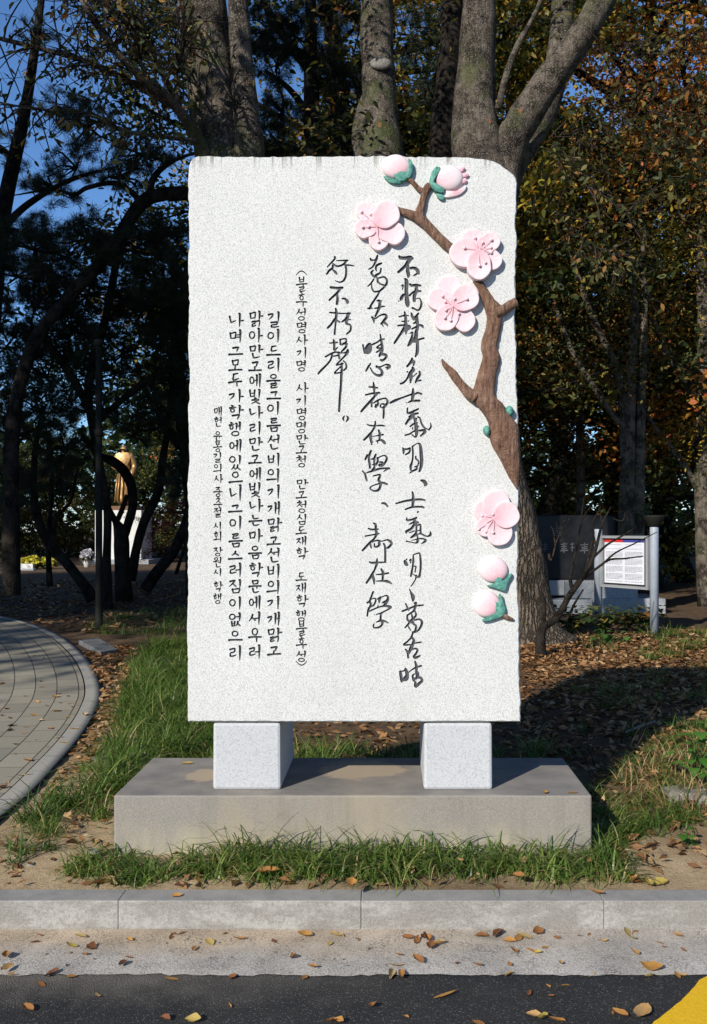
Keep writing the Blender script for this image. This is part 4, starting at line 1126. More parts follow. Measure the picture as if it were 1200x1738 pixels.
# ------------------------------------------------------------------ blocks and plinth under the slab
PT = 0.431
for a, b, lab in ((361, 477, 'left block'), (719, 836, 'right block')):
    k = 4.49 / F
    o = obj('support_block', bm_mesh('support_block', bevel_box((a - VX) * k, (b - VX) * k, 4.49, 5.08, PT - 0.002, 0.7315, 0.013, 2, 0.002), M['granite_pillar']), None, MON)
    mb = bevel_box((a - VX) * k + 0.012, (b - VX) * k - 0.012, 4.505, 4.83, 0.7315, 0.7385, 0)
    obj('mortar_bed', bm_mesh('mortar_bed', mb, M['cover']), None, MON)
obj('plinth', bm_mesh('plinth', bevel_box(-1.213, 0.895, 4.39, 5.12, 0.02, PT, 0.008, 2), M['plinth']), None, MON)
# ------------------------------------------------------------------ vegetation builders
def unit(v):
    return v / (np.linalg.norm(v, axis=-1, keepdims=True) + 1e-9)

def leaf_quads(P, size, rng, ratio=0.5, droop=0.35, flat=0.6, spread=None):
    """one folded, pointed quad per point; returns verts, faces, tint"""
    n = len(P)
    d = rng.normal(0, 1, (n, 3)); d[:, 2] = d[:, 2] * 0.5 - droop; d = unit(d)
    nn = rng.normal(0, 1, (n, 3)) * (1 - flat) + np.array([0, 0, 1.0]) * flat
    side = unit(np.cross(d, nn)); up = np.cross(side, d)
    L = size * rng.uniform(0.65, 1.25, (n, 1)); Wd = L * ratio * rng.uniform(0.8, 1.15, (n, 1))
    fold = L * rng.uniform(0.02, 0.14, (n, 1))
    V = np.stack([P, P + d * L * 0.28 + side * Wd * 0.42 + up * fold * 0.8, P + d * L * 0.62 + side * Wd * 0.40 + up * fold,
                  P + d * L - up * fold * 0.6, P + d * L * 0.62 - side * Wd * 0.40 + up * fold, P + d * L * 0.28 - side * Wd * 0.42 + up * fold * 0.8], 1).reshape(-1, 3)
    Fc = np.arange(6 * n).reshape(n, 6)
    return V, Fc, rng.uniform(0, 1, n)

def branchy(rng, h, spread, first=0.28, nl=13, nt=5, lean=0.0, upward=0.45, trunk_r=None):
    """skeleton of a broadleaf tree standing at the origin: tubes and leafy points"""
    r0 = trunk_r or h * 0.022
    ts = np.linspace(0, 1, 9)
    wob = np.cumsum(rng.normal(0, 0.018 * h, (9, 2)), 0); wob[0] = 0
    T = np.stack([wob[:, 0] + lean * ts * h, wob[:, 1], ts * h * 0.86], -1)
    tubes = [(T, r0 * (1 - 0.8 * ts), 9)]; pts = []
    for k in range(nl):
        t = first + (0.97 - first) * (k + rng.uniform(0, 0.9)) / nl
        f = t * 8; i = min(int(f), 7); b = T[i] + (T[i + 1] - T[i]) * (f - i)
        az = k * 2.4 + rng.uniform(-0.5, 0.5)
        L = spread * (1.15 - 0.75 * abs(t - 0.45)) * rng.uniform(0.75, 1.1) * (1.0 if t < 0.8 else 0.7)
        d = np.array([math.cos(az), math.sin(az), upward * (0.5 + t)])
        n = 6; seg = [b]; dd = unit(d)
        for q in range(n):
            dd = unit(dd + rng.normal(0, 0.16, 3) + np.array([0, 0, -0.03]))
            seg.append(seg[-1] + dd * L / n)
        seg = np.array(seg); rr = r0 * (0.42 - 0.2 * t) * np.linspace(1, 0.18, n + 1)
        tubes.append((seg, rr, 6))
        for q in range(nt):
            u = rng.uniform(0.3, 1.0); f2 = u * n; i2 = min(int(f2), n - 1)
            bb = seg[i2] + (seg[i2 + 1] - seg[i2]) * (f2 - i2)
            d2 = unit(unit(seg[i2 + 1] - seg[i2]) * 0.6 + rng.normal(0, 0.6, 3) + [0, 0, 0.1])
            L2 = L * rng.uniform(0.25, 0.5); tw = np.array([bb + d2 * L2 * s + np.array([0, 0, -0.12 * L2 * s * s]) for s in np.linspace(0, 1, 4)])
            tubes.append((tw, np.linspace(rr[i2] * 0.5, 0.006, 4), 4))
            for s in np.linspace(0.15, 1.05, 7):
                pts.append(tw[0] + (tw[-1] - tw[0]) * s)
        for s in np.linspace(0.45, 1.05, 7):
            f3 = min(s, 0.999) * n; i3 = int(f3); pts.append(seg[i3] + (seg[i3 + 1] - seg[i3]) * (f3 - i3))
    return tubes, np.array(pts)

def crown_mesh(name, pts, per, sig, size, rng, mat, **kw):
    P = np.repeat(pts, per, 0) + rng.normal(0, 1, (len(pts) * per, 3)) * np.array([sig, sig, sig * 0.7])
    V, Fc, t = leaf_quads(P, size, rng, **kw)
    clump = np.repeat(rng.uniform(-0.45, 0.45, len(pts)), per)      # neighbouring leaves turn colour together
    return np_mesh(name, V, Fc, mat, False, np.clip(t * 0.7 + 0.15 + clump, 0, 1))

def tubes_mesh(name, tubes, mat, rng, rough=0.05):
    mb = MB()
    for p, r, n in tubes:
        tube(mb, p, r, n, True, rough, rng)
    return mb.mesh(name, mat)

PROTO = {}
def proto(kind, seed, h, spread, per, sig, size, **kw):
    rng = np.random.RandomState(seed)
    tb, pts = branchy(rng, h, spread, **kw)
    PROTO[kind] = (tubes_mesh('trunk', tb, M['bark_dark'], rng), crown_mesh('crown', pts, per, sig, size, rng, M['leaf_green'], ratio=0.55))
proto('maple', 1, 7.5, 3.6, 24, 0.19, 0.115, nl=14, nt=6, first=0.22, upward=0.35)
proto('tall', 2, 12.0, 4.2, 28, 0.26, 0.14, nl=16, nt=6, first=0.2)
proto('broad', 3, 9.5, 4.4, 28, 0.25, 0.13, nl=15, nt=6, first=0.18, upward=0.3)
proto('high', 5, 17.0, 5.6, 30, 0.28, 0.125, nl=22, nt=7, first=0.2)
proto('bush', 4, 3.2, 1.9, 26, 0.16, 0.085, nl=12, nt=5, first=0.08, upward=0.6)

def plant_tree(kind, x, y, sc, rot, leaf, label, cat='tree', name='broadleaf_tree', group=None, bark_=None, lean=(0, 0), sz=1.0):
    tm, cm = PROTO[kind]
    t = thing(name, label, cat, (x, y, float(ground_z(x, y)) - 0.05), group)
    t.rotation_euler = (lean[0], lean[1], rot); t.scale = (sc, sc, sc * sz)
    a = bpy.data.objects.new('trunk', tm); b = bpy.data.objects.new('crown', cm)
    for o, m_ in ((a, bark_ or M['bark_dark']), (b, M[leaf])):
        C.objects.link(o); o.parent = t
        o.material_slots[0].link = 'OBJECT'; o.material_slots[0].material = m_
    return t

# ---- trees behind the monument
BG = 'trees of the park behind the monument'
for a in [
    ('maple', 4.4, 20.5, 1.1, 0.3, 'leaf_zelkova', 'olive green maple rising straight behind the notice board'),
    ('broad', 7.4, 21.0, 1.0, 1.9, 'leaf_yellow', 'yellow green tree at the right edge beyond the notice board'),
    ('tall', 2.7, 20.5, 0.95, 2.7, 'leaf_green', 'dark green tree just right of the slab far behind the black memorial'),
    ('high', 5.6, 21.5, 1.03, 4.0, 'leaf_orange', 'high amber tree above the grey stemmed tree on the right'),
    ('high', -1.2, 18.5, 1.0, 0.6, 'leaf_green', 'tall dark tree between the left stems and the middle trunk'),
    ('high', 2.6, 19.2, 1.03, 2.0, 'leaf_yellow', 'tall yellowing tree filling the gap around the forked trunk'),
    ('high', 7.0, 20.0, 1.0, 5.6, 'leaf_orange', 'high russet crown in the top right corner of the view'),
    ('high', -0.2, 26.0, 1.12, 3.6, 'leaf_yellow', 'tall golden tree far behind the middle trunk'),
    ('tall', 7.2, 24.0, 1.1, 0.9, 'leaf_orange', 'orange topped tree in the upper right corner'),
    ('broad', 4.8, 27.0, 1.15, 5.1, 'leaf_yellow', 'tall yellowing tree behind the green maple on the right'),
    ('maple', 9.4, 20.0, 1.05, 2.2, 'leaf_orange', 'small orange maple low at the right edge'),
    ('tall', 0.8, 24.5, 1.15, 1.2, 'leaf_yellow', 'yellow tree glimpsed between the middle and right trunks'),
    ('broad', 0.3, 22.0, 1.1, 3.3, 'leaf_green', 'dark leafy tree behind the top centre of the slab'),
    ('tall', 2.4, 31.0, 1.2, 4.4, 'leaf_zelkova', 'tall olive tree farthest back behind the right trunk'),
    ('tall', 11.5, 29.0, 1.2, 3.0, 'leaf_green', 'tall dark tree far back beyond the right edge'),
    ('broad', -2.6, 30.0, 0.95, 0.4, 'leaf_green', 'dark tree filling the gap left of the slab'),
    ('broad', -19.5, 25.0, 0.85, 5.5, 'leaf_green', 'shaded green tree behind the pines on the left'),
    ('maple', -18.0, 33.0, 1.0, 1.1, 'leaf_zelkova', 'dull olive tree at the far left edge'),
    ('maple', -3.4, 35.0, 0.95, 2.9, 'leaf_orange', 'amber maple glowing beside the left edge of the slab'),
    ('broad', -16.5, 36.0, 1.0, 3.9, 'leaf_green', 'dark tree behind the yellow flowers'),
    ('maple', -10.5, 46.0, 1.2, 0.2, 'leaf_green', 'dark tree standing behind the bronze statue'),
    ('maple', -6.0, 28.0, 0.36, 0.7, 'leaf_red', 'low red maple right of the statue pedestal'),
]:
    plant_tree(*a, group=BG)
rb = random.Random(12)
for k in range(13):
    plant_tree('bush', -27 + k * 2.15 + rb.uniform(-.5, .5), 41.5 + rb.uniform(-1, 1.5), rb.uniform(1.0, 1.5), rb.uniform(0, 6), 'leaf_green' if k % 3 else 'leaf_zelkova',
               'dark bush of the hedge far behind the statue and the flower pots', 'bush', 'hedge_bush', 'hedge bushes behind the statue')

def far_wood():
    rng = np.random.RandomState(77)
    n = 34000
    x = rng.uniform(-42, 42, n); y = rng.uniform(44, 52, n)
    top = 7.5 + 1.8 * np.sin(x * 0.45) + 1.3 * np.sin(x * 1.1 + 2)
    z = rng.uniform(0, 1, n) ** 0.8 * top
    V, Fc, t = leaf_quads(np.stack([x, y, z], -1), 0.55, rng, ratio=0.6)
    o = obj('woodland', np_mesh('woodland', V, Fc, M['leaf_green'], False, t * 0.8)); o['kind'] = 'stuff'
far_wood()

# ---- the three big trunks right behind the slab, with boughs
def px_tube(pts, Y, n=6):
    """(px, py, width px[, depth shift]) at depth Y -> points, radii"""
    q = []
    for p in pts:
        y = Y + (p[3] if len(p) > 3 else 0)
        w = at(p[0], p[1], y); q.append((w.x, w.y, w.z, p[2] * y / F / 2))
    s = spline(q, n)
    return s[:, :3], s[:, 3]

def big_tree(name, label, Y, stems, crown_pts, leaf, seed, mat='bark', scar=None, cat='tree', per=22, size=0.10, sig=0.25, ratio=0.45, group=None, n=16):
    rng = np.random.RandomState(seed)
    b = px_tube([stems[0][0]], Y)[0][0] if False else at(stems[0][0][0], stems[0][0][1], Y)
    t = thing(name, label, cat, (b.x, b.y, float(ground_z(b.x, b.y))), group)
    mb = MB()
    for s in stems:
        p, r = px_tube(s, Y)
        tube(mb, p, r, n, True, 0.06, rng)
    obj('trunk', mb.mesh('trunk', M[mat]), None, t)
    if len(crown_pts):
        P = np.array(crown_pts, float)
        obj('crown', crown_mesh('crown', P, per, sig, size, rng, M[leaf], ratio=ratio), None, t)
    return t, rng

def cloud(rng, n, cx, cy, cz, rx, ry, rz):
    p = rng.normal(0, 1, (n, 3)); p = unit(p) * rng.uniform(0.3, 1, (n, 1)) ** 0.5
    return p * [rx, ry, rz] + [cx, cy, cz]

# right tree: rough base beside the slab, forked above it
YR = 11.4
rg = np.random.RandomState(5)
pts_r = np.vstack([cloud(rg, 200, 2.6, 12.5, 9.8, 3.4, 3.4, 2.2), cloud(rg, 22, 3.2, 11.6, 6.8, 1.0, 1.2, 0.7)])
TR, _ = big_tree('zelkova_tree', 'mottled tree forking above the slab, its base beside the slab at right', YR, [
    [(905, 1096, 150), (900, 1065, 104), (888, 1000, 90), (876, 930, 88), (860, 850, 86), (832, 720, 84), (815, 560, 84), (812, 420, 92), (822, 330, 108), (812, 270, 92), (806, 200, 76), (808, 120, 66), (812, 30, 58), (815, -120, 48), (812, -330, 30)],
    [(835, 350, 86), (856, 285, 66), (874, 225, 58, -0.1), (912, 165, 54, -0.2), (952, 110, 50, -0.25), (990, 55, 46, -0.3), (1022, 0, 44, -0.3), (1080, -100, 38), (1150, -240, 24)],
    [(840, 340, 70, 0.2), (872, 275, 50, 0.4), (918, 205, 44, 0.6), (940, 140, 42, 0.7), (952, 60, 40, 0.8), (962, -40, 36, 0.9), (1000, -220, 24, 1.1)],
    [(845, 185, 12, -0.3), (862, 120, 12, -0.35), (882, 70, 10, -0.35), (905, 30, 8, -0.3), (930, -30, 6)],
], pts_r, 'leaf_zelkova', 31)
# mid tree
YM = 11.9
rg = np.random.RandomState(6)
TM_, _ = big_tree('zelkova_tree', 'pale trunk with a round pruning scar rising behind the middle of the slab', YM, [
    [(650, 1085, 130), (650, 1000, 100), (650, 700, 88), (648, 400, 86), (646, 300, 84), (645, 250, 78), (644, 205, 66), (643, 150, 58), (641, 100, 56), (640, 40, 56), (640, -100, 50), (645, -330, 30)],
    [(625, 290, 36, -0.1), (612, 240, 30, -0.1), (614, 190, 20, 0.05), (625, 150, 10, 0.1)],
], np.vstack([cloud(rg, 170, -0.2, 12.6, 10.2, 3.0, 3.0, 2.0), cloud(rg, 12, -0.75, 11.6, 6.3, 0.35, 0.3, 0.5)]), 'leaf_zelkova', 32)
mb = MB(); q = at(646, 108, YM - 0.21)
bm = bmesh.new(); bmesh.ops.create_uvsphere(bm, u_segments=18, v_segments=10, radius=1); bm.verts.index_update()
mb.add([(q.x + v.co.x * 0.125, q.y + v.co.y * 0.045, q.z + v.co.z * 0.075) for v in bm.verts], [[v.index for v in f.verts] for f in bm.faces]); bm.free()
m = Mat('pruning scar', 0.9, 0.1); m.color(m.ramp(m.noise(30, 4), [(0.3, (0.10, 0.09, 0.075)), (0.7, (0.30, 0.28, 0.25))]))
obj('pruning_scar', mb.mesh('pruning_scar', m.m), None, TM_)
# left tree: twin stems and the boughs that sweep left across the sky
YL = 10.6
rg = np.random.RandomState(7)
LEFT_STEMS = [
    [(398, 1100, 150), (396, 1040, 120), (394, 800, 112), (392, 560, 108), (388, 400, 104), (384, 310, 92), (376, 230, 66), (368, 150, 62), (360, 80, 60), (354, 0, 58), (345, -140, 48), (340, -330, 28)],
    [(392, 460, 66, -0.1), (410, 360, 58, -0.15), (424, 270, 52, -0.2), (417, 190, 44, -0.2), (410, 100, 38, -0.2), (404, 0, 34, -0.2), (398, -140, 26, -0.2), (385, -300, 16)],
    [(380, 420, 60, 0.2), (362, 300, 52, 0.2), (348, 210, 46, 0.2), (334, 110, 42, 0.25), (320, 0, 38, 0.3), (305, -120, 30, 0.35), (290, -280, 18)],
    [(352, 270, 26, -0.15), (322, 212, 20, -0.4), (284, 165, 17, -0.7), (245, 135, 15, -0.9), (200, 90, 13, -1.1), (166, 45, 12, -1.2), (140, 0, 11, -1.3), (110, -50, 9)],
    [(300, 184, 12, -0.6), (240, 150, 11, -0.8), (180, 118, 10, -1.0), (120, 96, 9, -1.1), (50, 78, 8, -1.2), (-40, 55, 6, -1.3)],
    [(318, 208, 12, -0.4), (268, 110, 10, -0.6), (232, 50, 9, -0.7), (190, 20, 8, -0.8), (120, -30, 6, -0.9)],
    [(250, 140, 7, -0.9), (232, 80, 6, -1.0), (226, 20, 5, -1.1), (215, -40, 4)],
    [(335, 240, 9, -0.5), (280, 232, 7, -0.8), (210, 222, 6, -1.1), (140, 190, 5, -1.3), (60, 185, 4, -1.4), (-20, 170, 3)],
    [(300, 190, 8, -0.6), (300, 120, 6, -0.8), (310, 60, 5, -0.9), (300, -20, 4)],
]
tl, rgl = big_tree('zelkova_tree', 'twin stemmed tree behind the slab with twiggy boughs across the blue sky', YL, LEFT_STEMS,
    cloud(rg, 170, -2.6, 11.6, 9.6, 2.8, 2.8, 1.9), 'leaf_zelkova', 33)
def twigs(root, boughs, Y, n, seed, leaf, L0=(35, 95), size=0.085, per=9, gap=16, hang=0.7, down=0.35, name='twigs', area=None, leafy=0.75, ratio=0.48):
    """fine twigs with single leaves along the boughs given in pixels"""
    rng = np.random.RandomState(seed)
    mb = MB(); LP = []
    cur = [px_tube(b, Y, 8)[0] for b in boughs]
    for k in range(n):
        c = cur[rng.randint(len(cur))]; i = rng.randint(len(c) // 5, len(c) - 1)
        if area and not area(c[i]): continue
        d = unit(c[min(i + 2, len(c) - 1)] - c[i]) * 0.7 + rng.normal(0, 0.55, 3) + [0, -0.05, -down * rng.uniform(-0.6, 1)]
        d = unit(d); L = rng.uniform(*L0) * Y / F; p = [c[i]]
        for s in range(6):
            d = unit(d + rng.normal(0, 0.16, 3) + [0, 0, -0.05]); p.append(p[-1] + d * L / 6)
        p = np.array(p); tube(mb, p, np.linspace(0.010, 0.0025, 7), 4, False)
        for s in range(1, 7):
            for q in range(rng.randint(1, 3)):
                if rng.rand() < leafy:
                    LP.append(p[s] + rng.normal(0, 0.012, 3))
            if rng.rand() < 0.4:
                e = p[s] + unit(rng.normal(0, 1, 3) + [0, 0, -0.3]) * L * 0.3
                tube(mb, [p[s], (p[s] + e) / 2 + rng.normal(0, 0.01, 3), e], [0.004, 0.003, 0.002], 3, False)
                LP.append(e)
    obj('twigs', mb.mesh('twigs', M['twig']), None, root)
    V, Fc, t = leaf_quads(np.array(LP), size, rng, ratio=ratio, droop=hang, flat=0.3)
    obj('leaves', np_mesh('leaves', V, Fc, M[leaf], False, t), None, root)
twigs(tl, LEFT_STEMS[3:], YL, 230, 41, 'leaf_zelkova', size=0.095, leafy=0.32, L0=(50, 150), hang=0.9, ratio=0.4)
RB = [[(980, 60, 8), (1030, 90, 8), (1090, 80, 7), (1160, 60, 5), (1230, 40, 4)], [(950, 120, 6, -0.4), (1010, 180, 6, -0.6), (1080, 190, 5, -0.8), (1150, 170, 4, -1), (1220, 180, 4)],
      [(900, 210, 6, -0.3), (950, 260, 6, -0.6), (1020, 330, 5, -0.9), (1100, 370, 4, -1.1), (1210, 380, 3)], [(880, 300, 6, -0.3), (930, 350, 5, -0.5), (1000, 410, 5, -0.8), (1080, 450, 4, -1)], [(890, 260, 5), (960, 230, 5), (1060, 270, 5), (1200, 240, 4)]]
twigs(TR, RB, YR - 0.4, 150, 42, 'leaf_zelkova', size=0.085, L0=(40, 120))
# thin dark trunk between the middle and right trunks
big_tree('slender_tree', 'thin blackish trunk standing between the middle and the forked trunk', 14.0, [
    [(752, 1050, 60), (752, 700, 52), (750, 420, 50), (750, 300, 48), (752, 220, 44), (758, 150, 40), (764, 80, 36), (768, 0, 34), (775, -150, 26)]],
    cloud(np.random.RandomState(8), 90, 1.0, 14.5, 11.5, 2.2, 2.2, 1.6), 'leaf_green', 34, 'bark_dark')

# ---- pines on the left
def pine(label, Y, stems, pads, seed, name='pine_tree', per=120):
    rng = np.random.RandomState(seed)
    b = at(stems[0][0][0], stems[0][0][1], Y)
    t = thing(name, label, 'pine', (b.x, b.y, float(ground_z(b.x, b.y))), 'pines on the left')
    mb = MB()
    for s in stems:
        p, r = px_tube(s, Y); tube(mb, p, r, 10, True, 0.07, rng)
    V = []; Fn = 0
    tips = []
    for (px, py, rx, ry, k) in pads:
        c = at(px, py, Y); sx = rx * Y / F; sz = ry * Y / F
        o = np.array(c) + unit(rng.normal(0, 1, (k, 3))) * rng.uniform(0.25, 1, (k, 1)) ** 0.5 * [sx, max(sx, 0.5) * 0.9, sz]
        tips.append(o)
        for q in o[:: max(1, k // 10)]:
            m_ = (np.array(c) + q) / 2 + rng.normal(0, 0.05, 3); tube(mb, [c, m_, q], [0.022, 0.014, 0.006], 4, False)
    tips = np.vstack(tips)
    obj('trunk', mb.mesh('trunk', M['bark_dark']), None, t)
    n = per; N = len(tips) * n
    base = np.repeat(tips, n, 0) + rng.normal(0, 0.035, (N, 3))
    ax = unit(rng.normal(0, 1, (len(tips), 3)) * [1, 1, 0.5] + [0, 0, 0.45]); d = unit(np.repeat(ax, n, 0) * 0.55 + rng.normal(0, 0.6, (N, 3)))
    L = rng.uniform(0.09, 0.16, (N, 1)); w = unit(np.cross(d, rng.normal(0, 1, (N, 3)))) * 0.0032
    tri = np.stack([base - w, base + w, base + d * L], 1).reshape(-1, 3)
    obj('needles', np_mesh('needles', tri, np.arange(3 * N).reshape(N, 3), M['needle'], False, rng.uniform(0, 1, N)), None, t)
    return t
pine('leaning pine whose thick bough runs left from the slab under the sky', 13.5, [
    [(20, 1010, 32), (18, 860, 28), (24, 700, 24), (60, 580, 22), (120, 500, 22), (185, 430, 22), (236, 350, 24), (275, 330, 23), (330, 328, 23), (380, 330, 20)],
    [(245, 345, 12), (200, 312, 9), (150, 318, 8), (126, 330, 7), (90, 322, 5), (20, 332, 2)],
    [(250, 335, 14), (262, 300, 11), (290, 275, 8), (335, 258, 4)]],
    [(225, 425, 70, 40, 44), (150, 405, 80, 45, 46), (275, 400, 55, 30, 34), (60, 425, 90, 55, 60), (300, 455, 40, 30, 24), (205, 300, 45, 22, 16), (90, 320, 50, 25, 20), (260, 478, 60, 36, 30), (240, 262, 60, 32, 24), (150, 215, 60, 50, 30), (80, -260, 240, 60, 110), (-230, 60, 120, 120, 80), (-120, 420, 90, 120, 70)], 51)  # pads lying out of view are added to cut sky light
pine('dense dark pine crown above the lamp post', 16.0, [
    [(182, 1035, 20), (181, 960, 15), (182, 860, 13), (168, 780, 13), (150, 660, 14), (180, 540, 14), (205, 400, 12)], [(160, 720, 12), (230, 660, 12), (290, 620, 10)], [(155, 700, 12), (110, 620, 16), (60, 560, 10)]],
    [(150, 500, 110, 45, 80), (60, 520, 100, 60, 80), (250, 520, 75, 40, 56), (210, 600, 110, 50, 76), (80, 640, 110, 60, 80), (290, 600, 40, 50, 30), (170, 700, 100, 45, 60), (40, 740, 70, 50, 40), (275, 690, 55, 40, 34), (110, 440, 150, 50, 70), (20, 830, 60, 50, 40), (100, 810, 50, 40, 30), (150, -150, 220, 60, 80), (30, 470, 90, 50, 70), (10, 590, 80, 60, 70), (120, 560, 80, 50, 60), (70, 700, 80, 50, 60), (-20, 700, 60, 60, 50), (110, 760, 60, 40, 40)], 52)  # the pad above the view is added to block the sky
pine('tall pine behind the twiggy boughs at the upper left edge', 18.0, [
    [(-30, 1000, 36), (-25, 700, 32), (0, 400, 28), (40, 200, 20), (62, 60, 14), (80, -80, 9), (95, -200, 5)], [(6, 385, 14), (50, 345, 11), (120, 305, 8), (190, 285, 3)], [(25, 280, 12), (0, 250, 9), (-60, 230, 5)]],
    [(20, 390, 90, 40, 50), (-10, 250, 70, 40, 30), (255, 65, 40, 34, 14), (130, 285, 60, 30, 30), (95, 180, 50, 50, 22), (60, 60, 40, 40, 12)], 53)
pine('low limbed pine right at the left edge of the slab', 17.0, [
    [(330, 1010, 30), (328, 900, 26), (318, 780, 22), (300, 640, 26), (310, 520, 20)], [(306, 760, 16), (270, 700, 12), (240, 650, 8)]],
    [(300, 560, 60, 40, 44), (310, 650, 60, 45, 46), (260, 730, 60, 30, 30), (320, 740, 40, 40, 30), (290, 500, 60, 40, 40), (300, 810, 30, 40, 24)], 54)

pine('dark pine seen between the left stems and the middle trunk', 15.5, [
    [(540, 1040, 44), (535, 700, 38), (530, 300, 30), (528, 120, 24), (526, -100, 14)], [(530, 200, 12), (490, 150, 10), (450, 120, 6)], [(530, 130, 12), (570, 80, 10), (600, 50, 6)]],
    [(500, 60, 70, 40, 50), (570, 120, 60, 40, 46), (480, 190, 50, 40, 40), (560, 225, 60, 36, 40), (585, 20, 50, 40, 36), (500, -60, 90, 40, 50), (470, 110, 40, 40, 30), (700, 60, 40, 60, 34), (720, 170, 40, 60, 30), (455, 50, 50, 50, 44), (590, 170, 40, 50, 40), (540, 25, 60, 40, 50), (470, 240, 40, 30, 30)], 55)

# ---- dark forked trunks in the shade on the left
def dark_tree(label, Y, stems, crown, seed):
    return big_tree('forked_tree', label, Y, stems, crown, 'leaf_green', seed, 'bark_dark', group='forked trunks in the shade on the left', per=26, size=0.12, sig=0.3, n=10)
dark_tree('black forked trunk in front of the white pedestal', 17.5, [
    [(212, 1045, 40), (209, 1000, 28), (207, 940, 26), (205, 905, 24), (196, 885, 12), (187, 868, 10), (172, 830, 9), (160, 780, 8)],
    [(208, 915, 16), (217, 890, 15), (225, 860, 15), (223, 825, 16), (208, 797, 17), (190, 782, 16), (168, 772, 12), (140, 740, 9)],
    [(196, 890, 9), (206, 868, 9), (216, 840, 8)],
    [(222, 985, 18), (232, 930, 16), (245, 885, 16), (262, 850, 16), (272, 820, 15), (276, 780, 13), (284, 730, 11), (290, 660, 8)]],
    cloud(np.random.RandomState(61), 90, -4.6, 17.5, 4.9, 1.6, 1.2, 1.1), 61)
dark_tree('trunk leaning right up against the left edge of the slab', 18.0, [
    [(246, 1000, 22), (266, 972, 20), (290, 942, 19), (308, 908, 18), (320, 870, 16), (335, 800, 13), (345, 700, 9)]],
    cloud(np.random.RandomState(62), 60, -3.4, 18.2, 5.2, 1.2, 1.2, 0.9), 62)
dark_tree('trunk leaning left behind the paved path', 17.0, [
    [(158, 1018, 24), (140, 990, 19), (115, 958, 17), (95, 935, 16), (78, 915, 15), (66, 885, 15), (58, 840, 13), (60, 760, 10), (75, 690, 7)],
    [(88, 925, 9), (96, 880, 7), (120, 850, 5), (130, 800, 4)]],
    cloud(np.random.RandomState(63), 70, -5.9, 17.2, 4.6, 1.4, 1.2, 0.9), 63)
dark_tree('thin straight trunk just right of the yellow flowers', 22.0, [
    [(85, 1004, 12), (83, 960, 10), (82, 920, 9), (86, 860, 8), (90, 780, 6)]],
    cloud(np.random.RandomState(64), 50, -7.4, 22.2, 5.4, 1.4, 1.2, 1.0), 64)

# ---- trees with visible stems on the right
def right_tree(label, Y, stems, crown, leaf, seed):
    return big_tree('park_tree', label, Y, stems, crown, leaf, seed, 'bark_rough', group='stemmed trees on the right', per=44, size=0.066, sig=0.24, n=10)
right_tree('grey tree of several upright stems behind the notice board', 15.5, [
    [(1062, 1010, 34), (1063, 900, 30), (1065, 800, 26), (1068, 700, 22), (1074, 600, 16), (1078, 520, 13), (1070, 450, 10), (1062, 400, 7)],
    [(1064, 1016, 24), (1078, 960, 24), (1084, 850, 20), (1088, 700, 16), (1092, 580, 13), (1094, 500, 11), (1090, 440, 8), (1096, 380, 5)],
    [(1060, 780, 14), (1050, 640, 12), (1020, 570, 11), (998, 520, 10), (982, 470, 8), (968, 430, 6), (955, 410, 4)],
    [(1052, 720, 12), (1010, 660, 11), (975, 605, 9), (950, 540, 7), (930, 480, 5)]],
    np.vstack([cloud(np.random.RandomState(71), 120, 3.6, 15.6, 6.6, 2.2, 1.4, 1.5), cloud(np.random.RandomState(75), 60, 2.9, 15.0, 4.4, 1.0, 1.0, 0.9)]), 'leaf_zelkova', 71)
right_tree('brown trunk at the right edge with a long limb leaning left', 16.5, [
    [(1205, 1030, 42), (1198, 900, 38), (1195, 780, 32), (1196, 640, 26), (1192, 480, 20), (1186, 380, 14)],
    [(1196, 740, 14), (1188, 700, 14), (1170, 660, 14), (1148, 622, 13), (1130, 598, 11), (1116, 560, 8), (1105, 540, 6)],
    [(1197, 850, 14), (1180, 820, 12), (1150, 775, 11), (1115, 730, 9), (1095, 700, 7)]],
    np.vstack([cloud(np.random.RandomState(72), 110, 5.2, 16.5, 5.6, 1.6, 1.4, 1.4), cloud(np.random.RandomState(76), 40, 5.3, 16.0, 3.4, 0.9, 0.9, 0.7)]), 'leaf_yellow', 72)
right_tree('straight dark trunk between the slab and the grey stems', 18.5, [
    [(985, 1000, 18), (986, 850, 16), (984, 700, 13), (988, 600, 10)]],
    np.vstack([cloud(np.random.RandomState(73), 80, 3.4, 18.5, 5.4, 1.8, 1.4, 1.6), cloud(np.random.RandomState(77), 50, 3.0, 18.0, 3.0, 0.9, 0.9, 0.9)]), 'leaf_zelkova', 73)

# ---- unseen trees that shade the park; the last three added to darken it
def shade_tree(x, y, h, spread, seed, label, per=34, size=0.26, first=0.45):
    rng = np.random.RandomState(seed)
    tb, pts = branchy(rng, h, spread, first=first, nl=20, nt=7, upward=0.25, trunk_r=0.3)
    t = thing('unseen_shade_tree', label, 'tree', (x, y, 0.05))
    obj('trunk', tubes_mesh('trunk', tb, M['bark'], rng), None, t, local=True)
    obj('crown', crown_mesh('crown', pts, per, 0.55, size, rng, M['leaf_green'], ratio=0.6), None, t, local=True)
    return t
shade_tree(-15.5, 1.0, 20.0, 6.4, 81, 'tall roadside tree beside the path, out of view to the left', first=0.56)
shade_tree(-21.0, 2.0, 19.0, 7.0, 82, 'tall tree beyond the path, out of view at the far left', first=0.48)
shade_tree(1.5, -4.5, 21.0, 6.6, 83, 'tall tree across the road, standing behind the viewer', first=0.66)
shade_tree(-14.5, 13.0, 15.0, 5.0, 84, 'unseen leafy tree added at the left to darken the background', first=0.3, size=0.18, per=44)
shade_tree(10.5, 5.0, 18.0, 6.0, 85, 'unseen tall tree added at the right to darken the background', first=0.52)
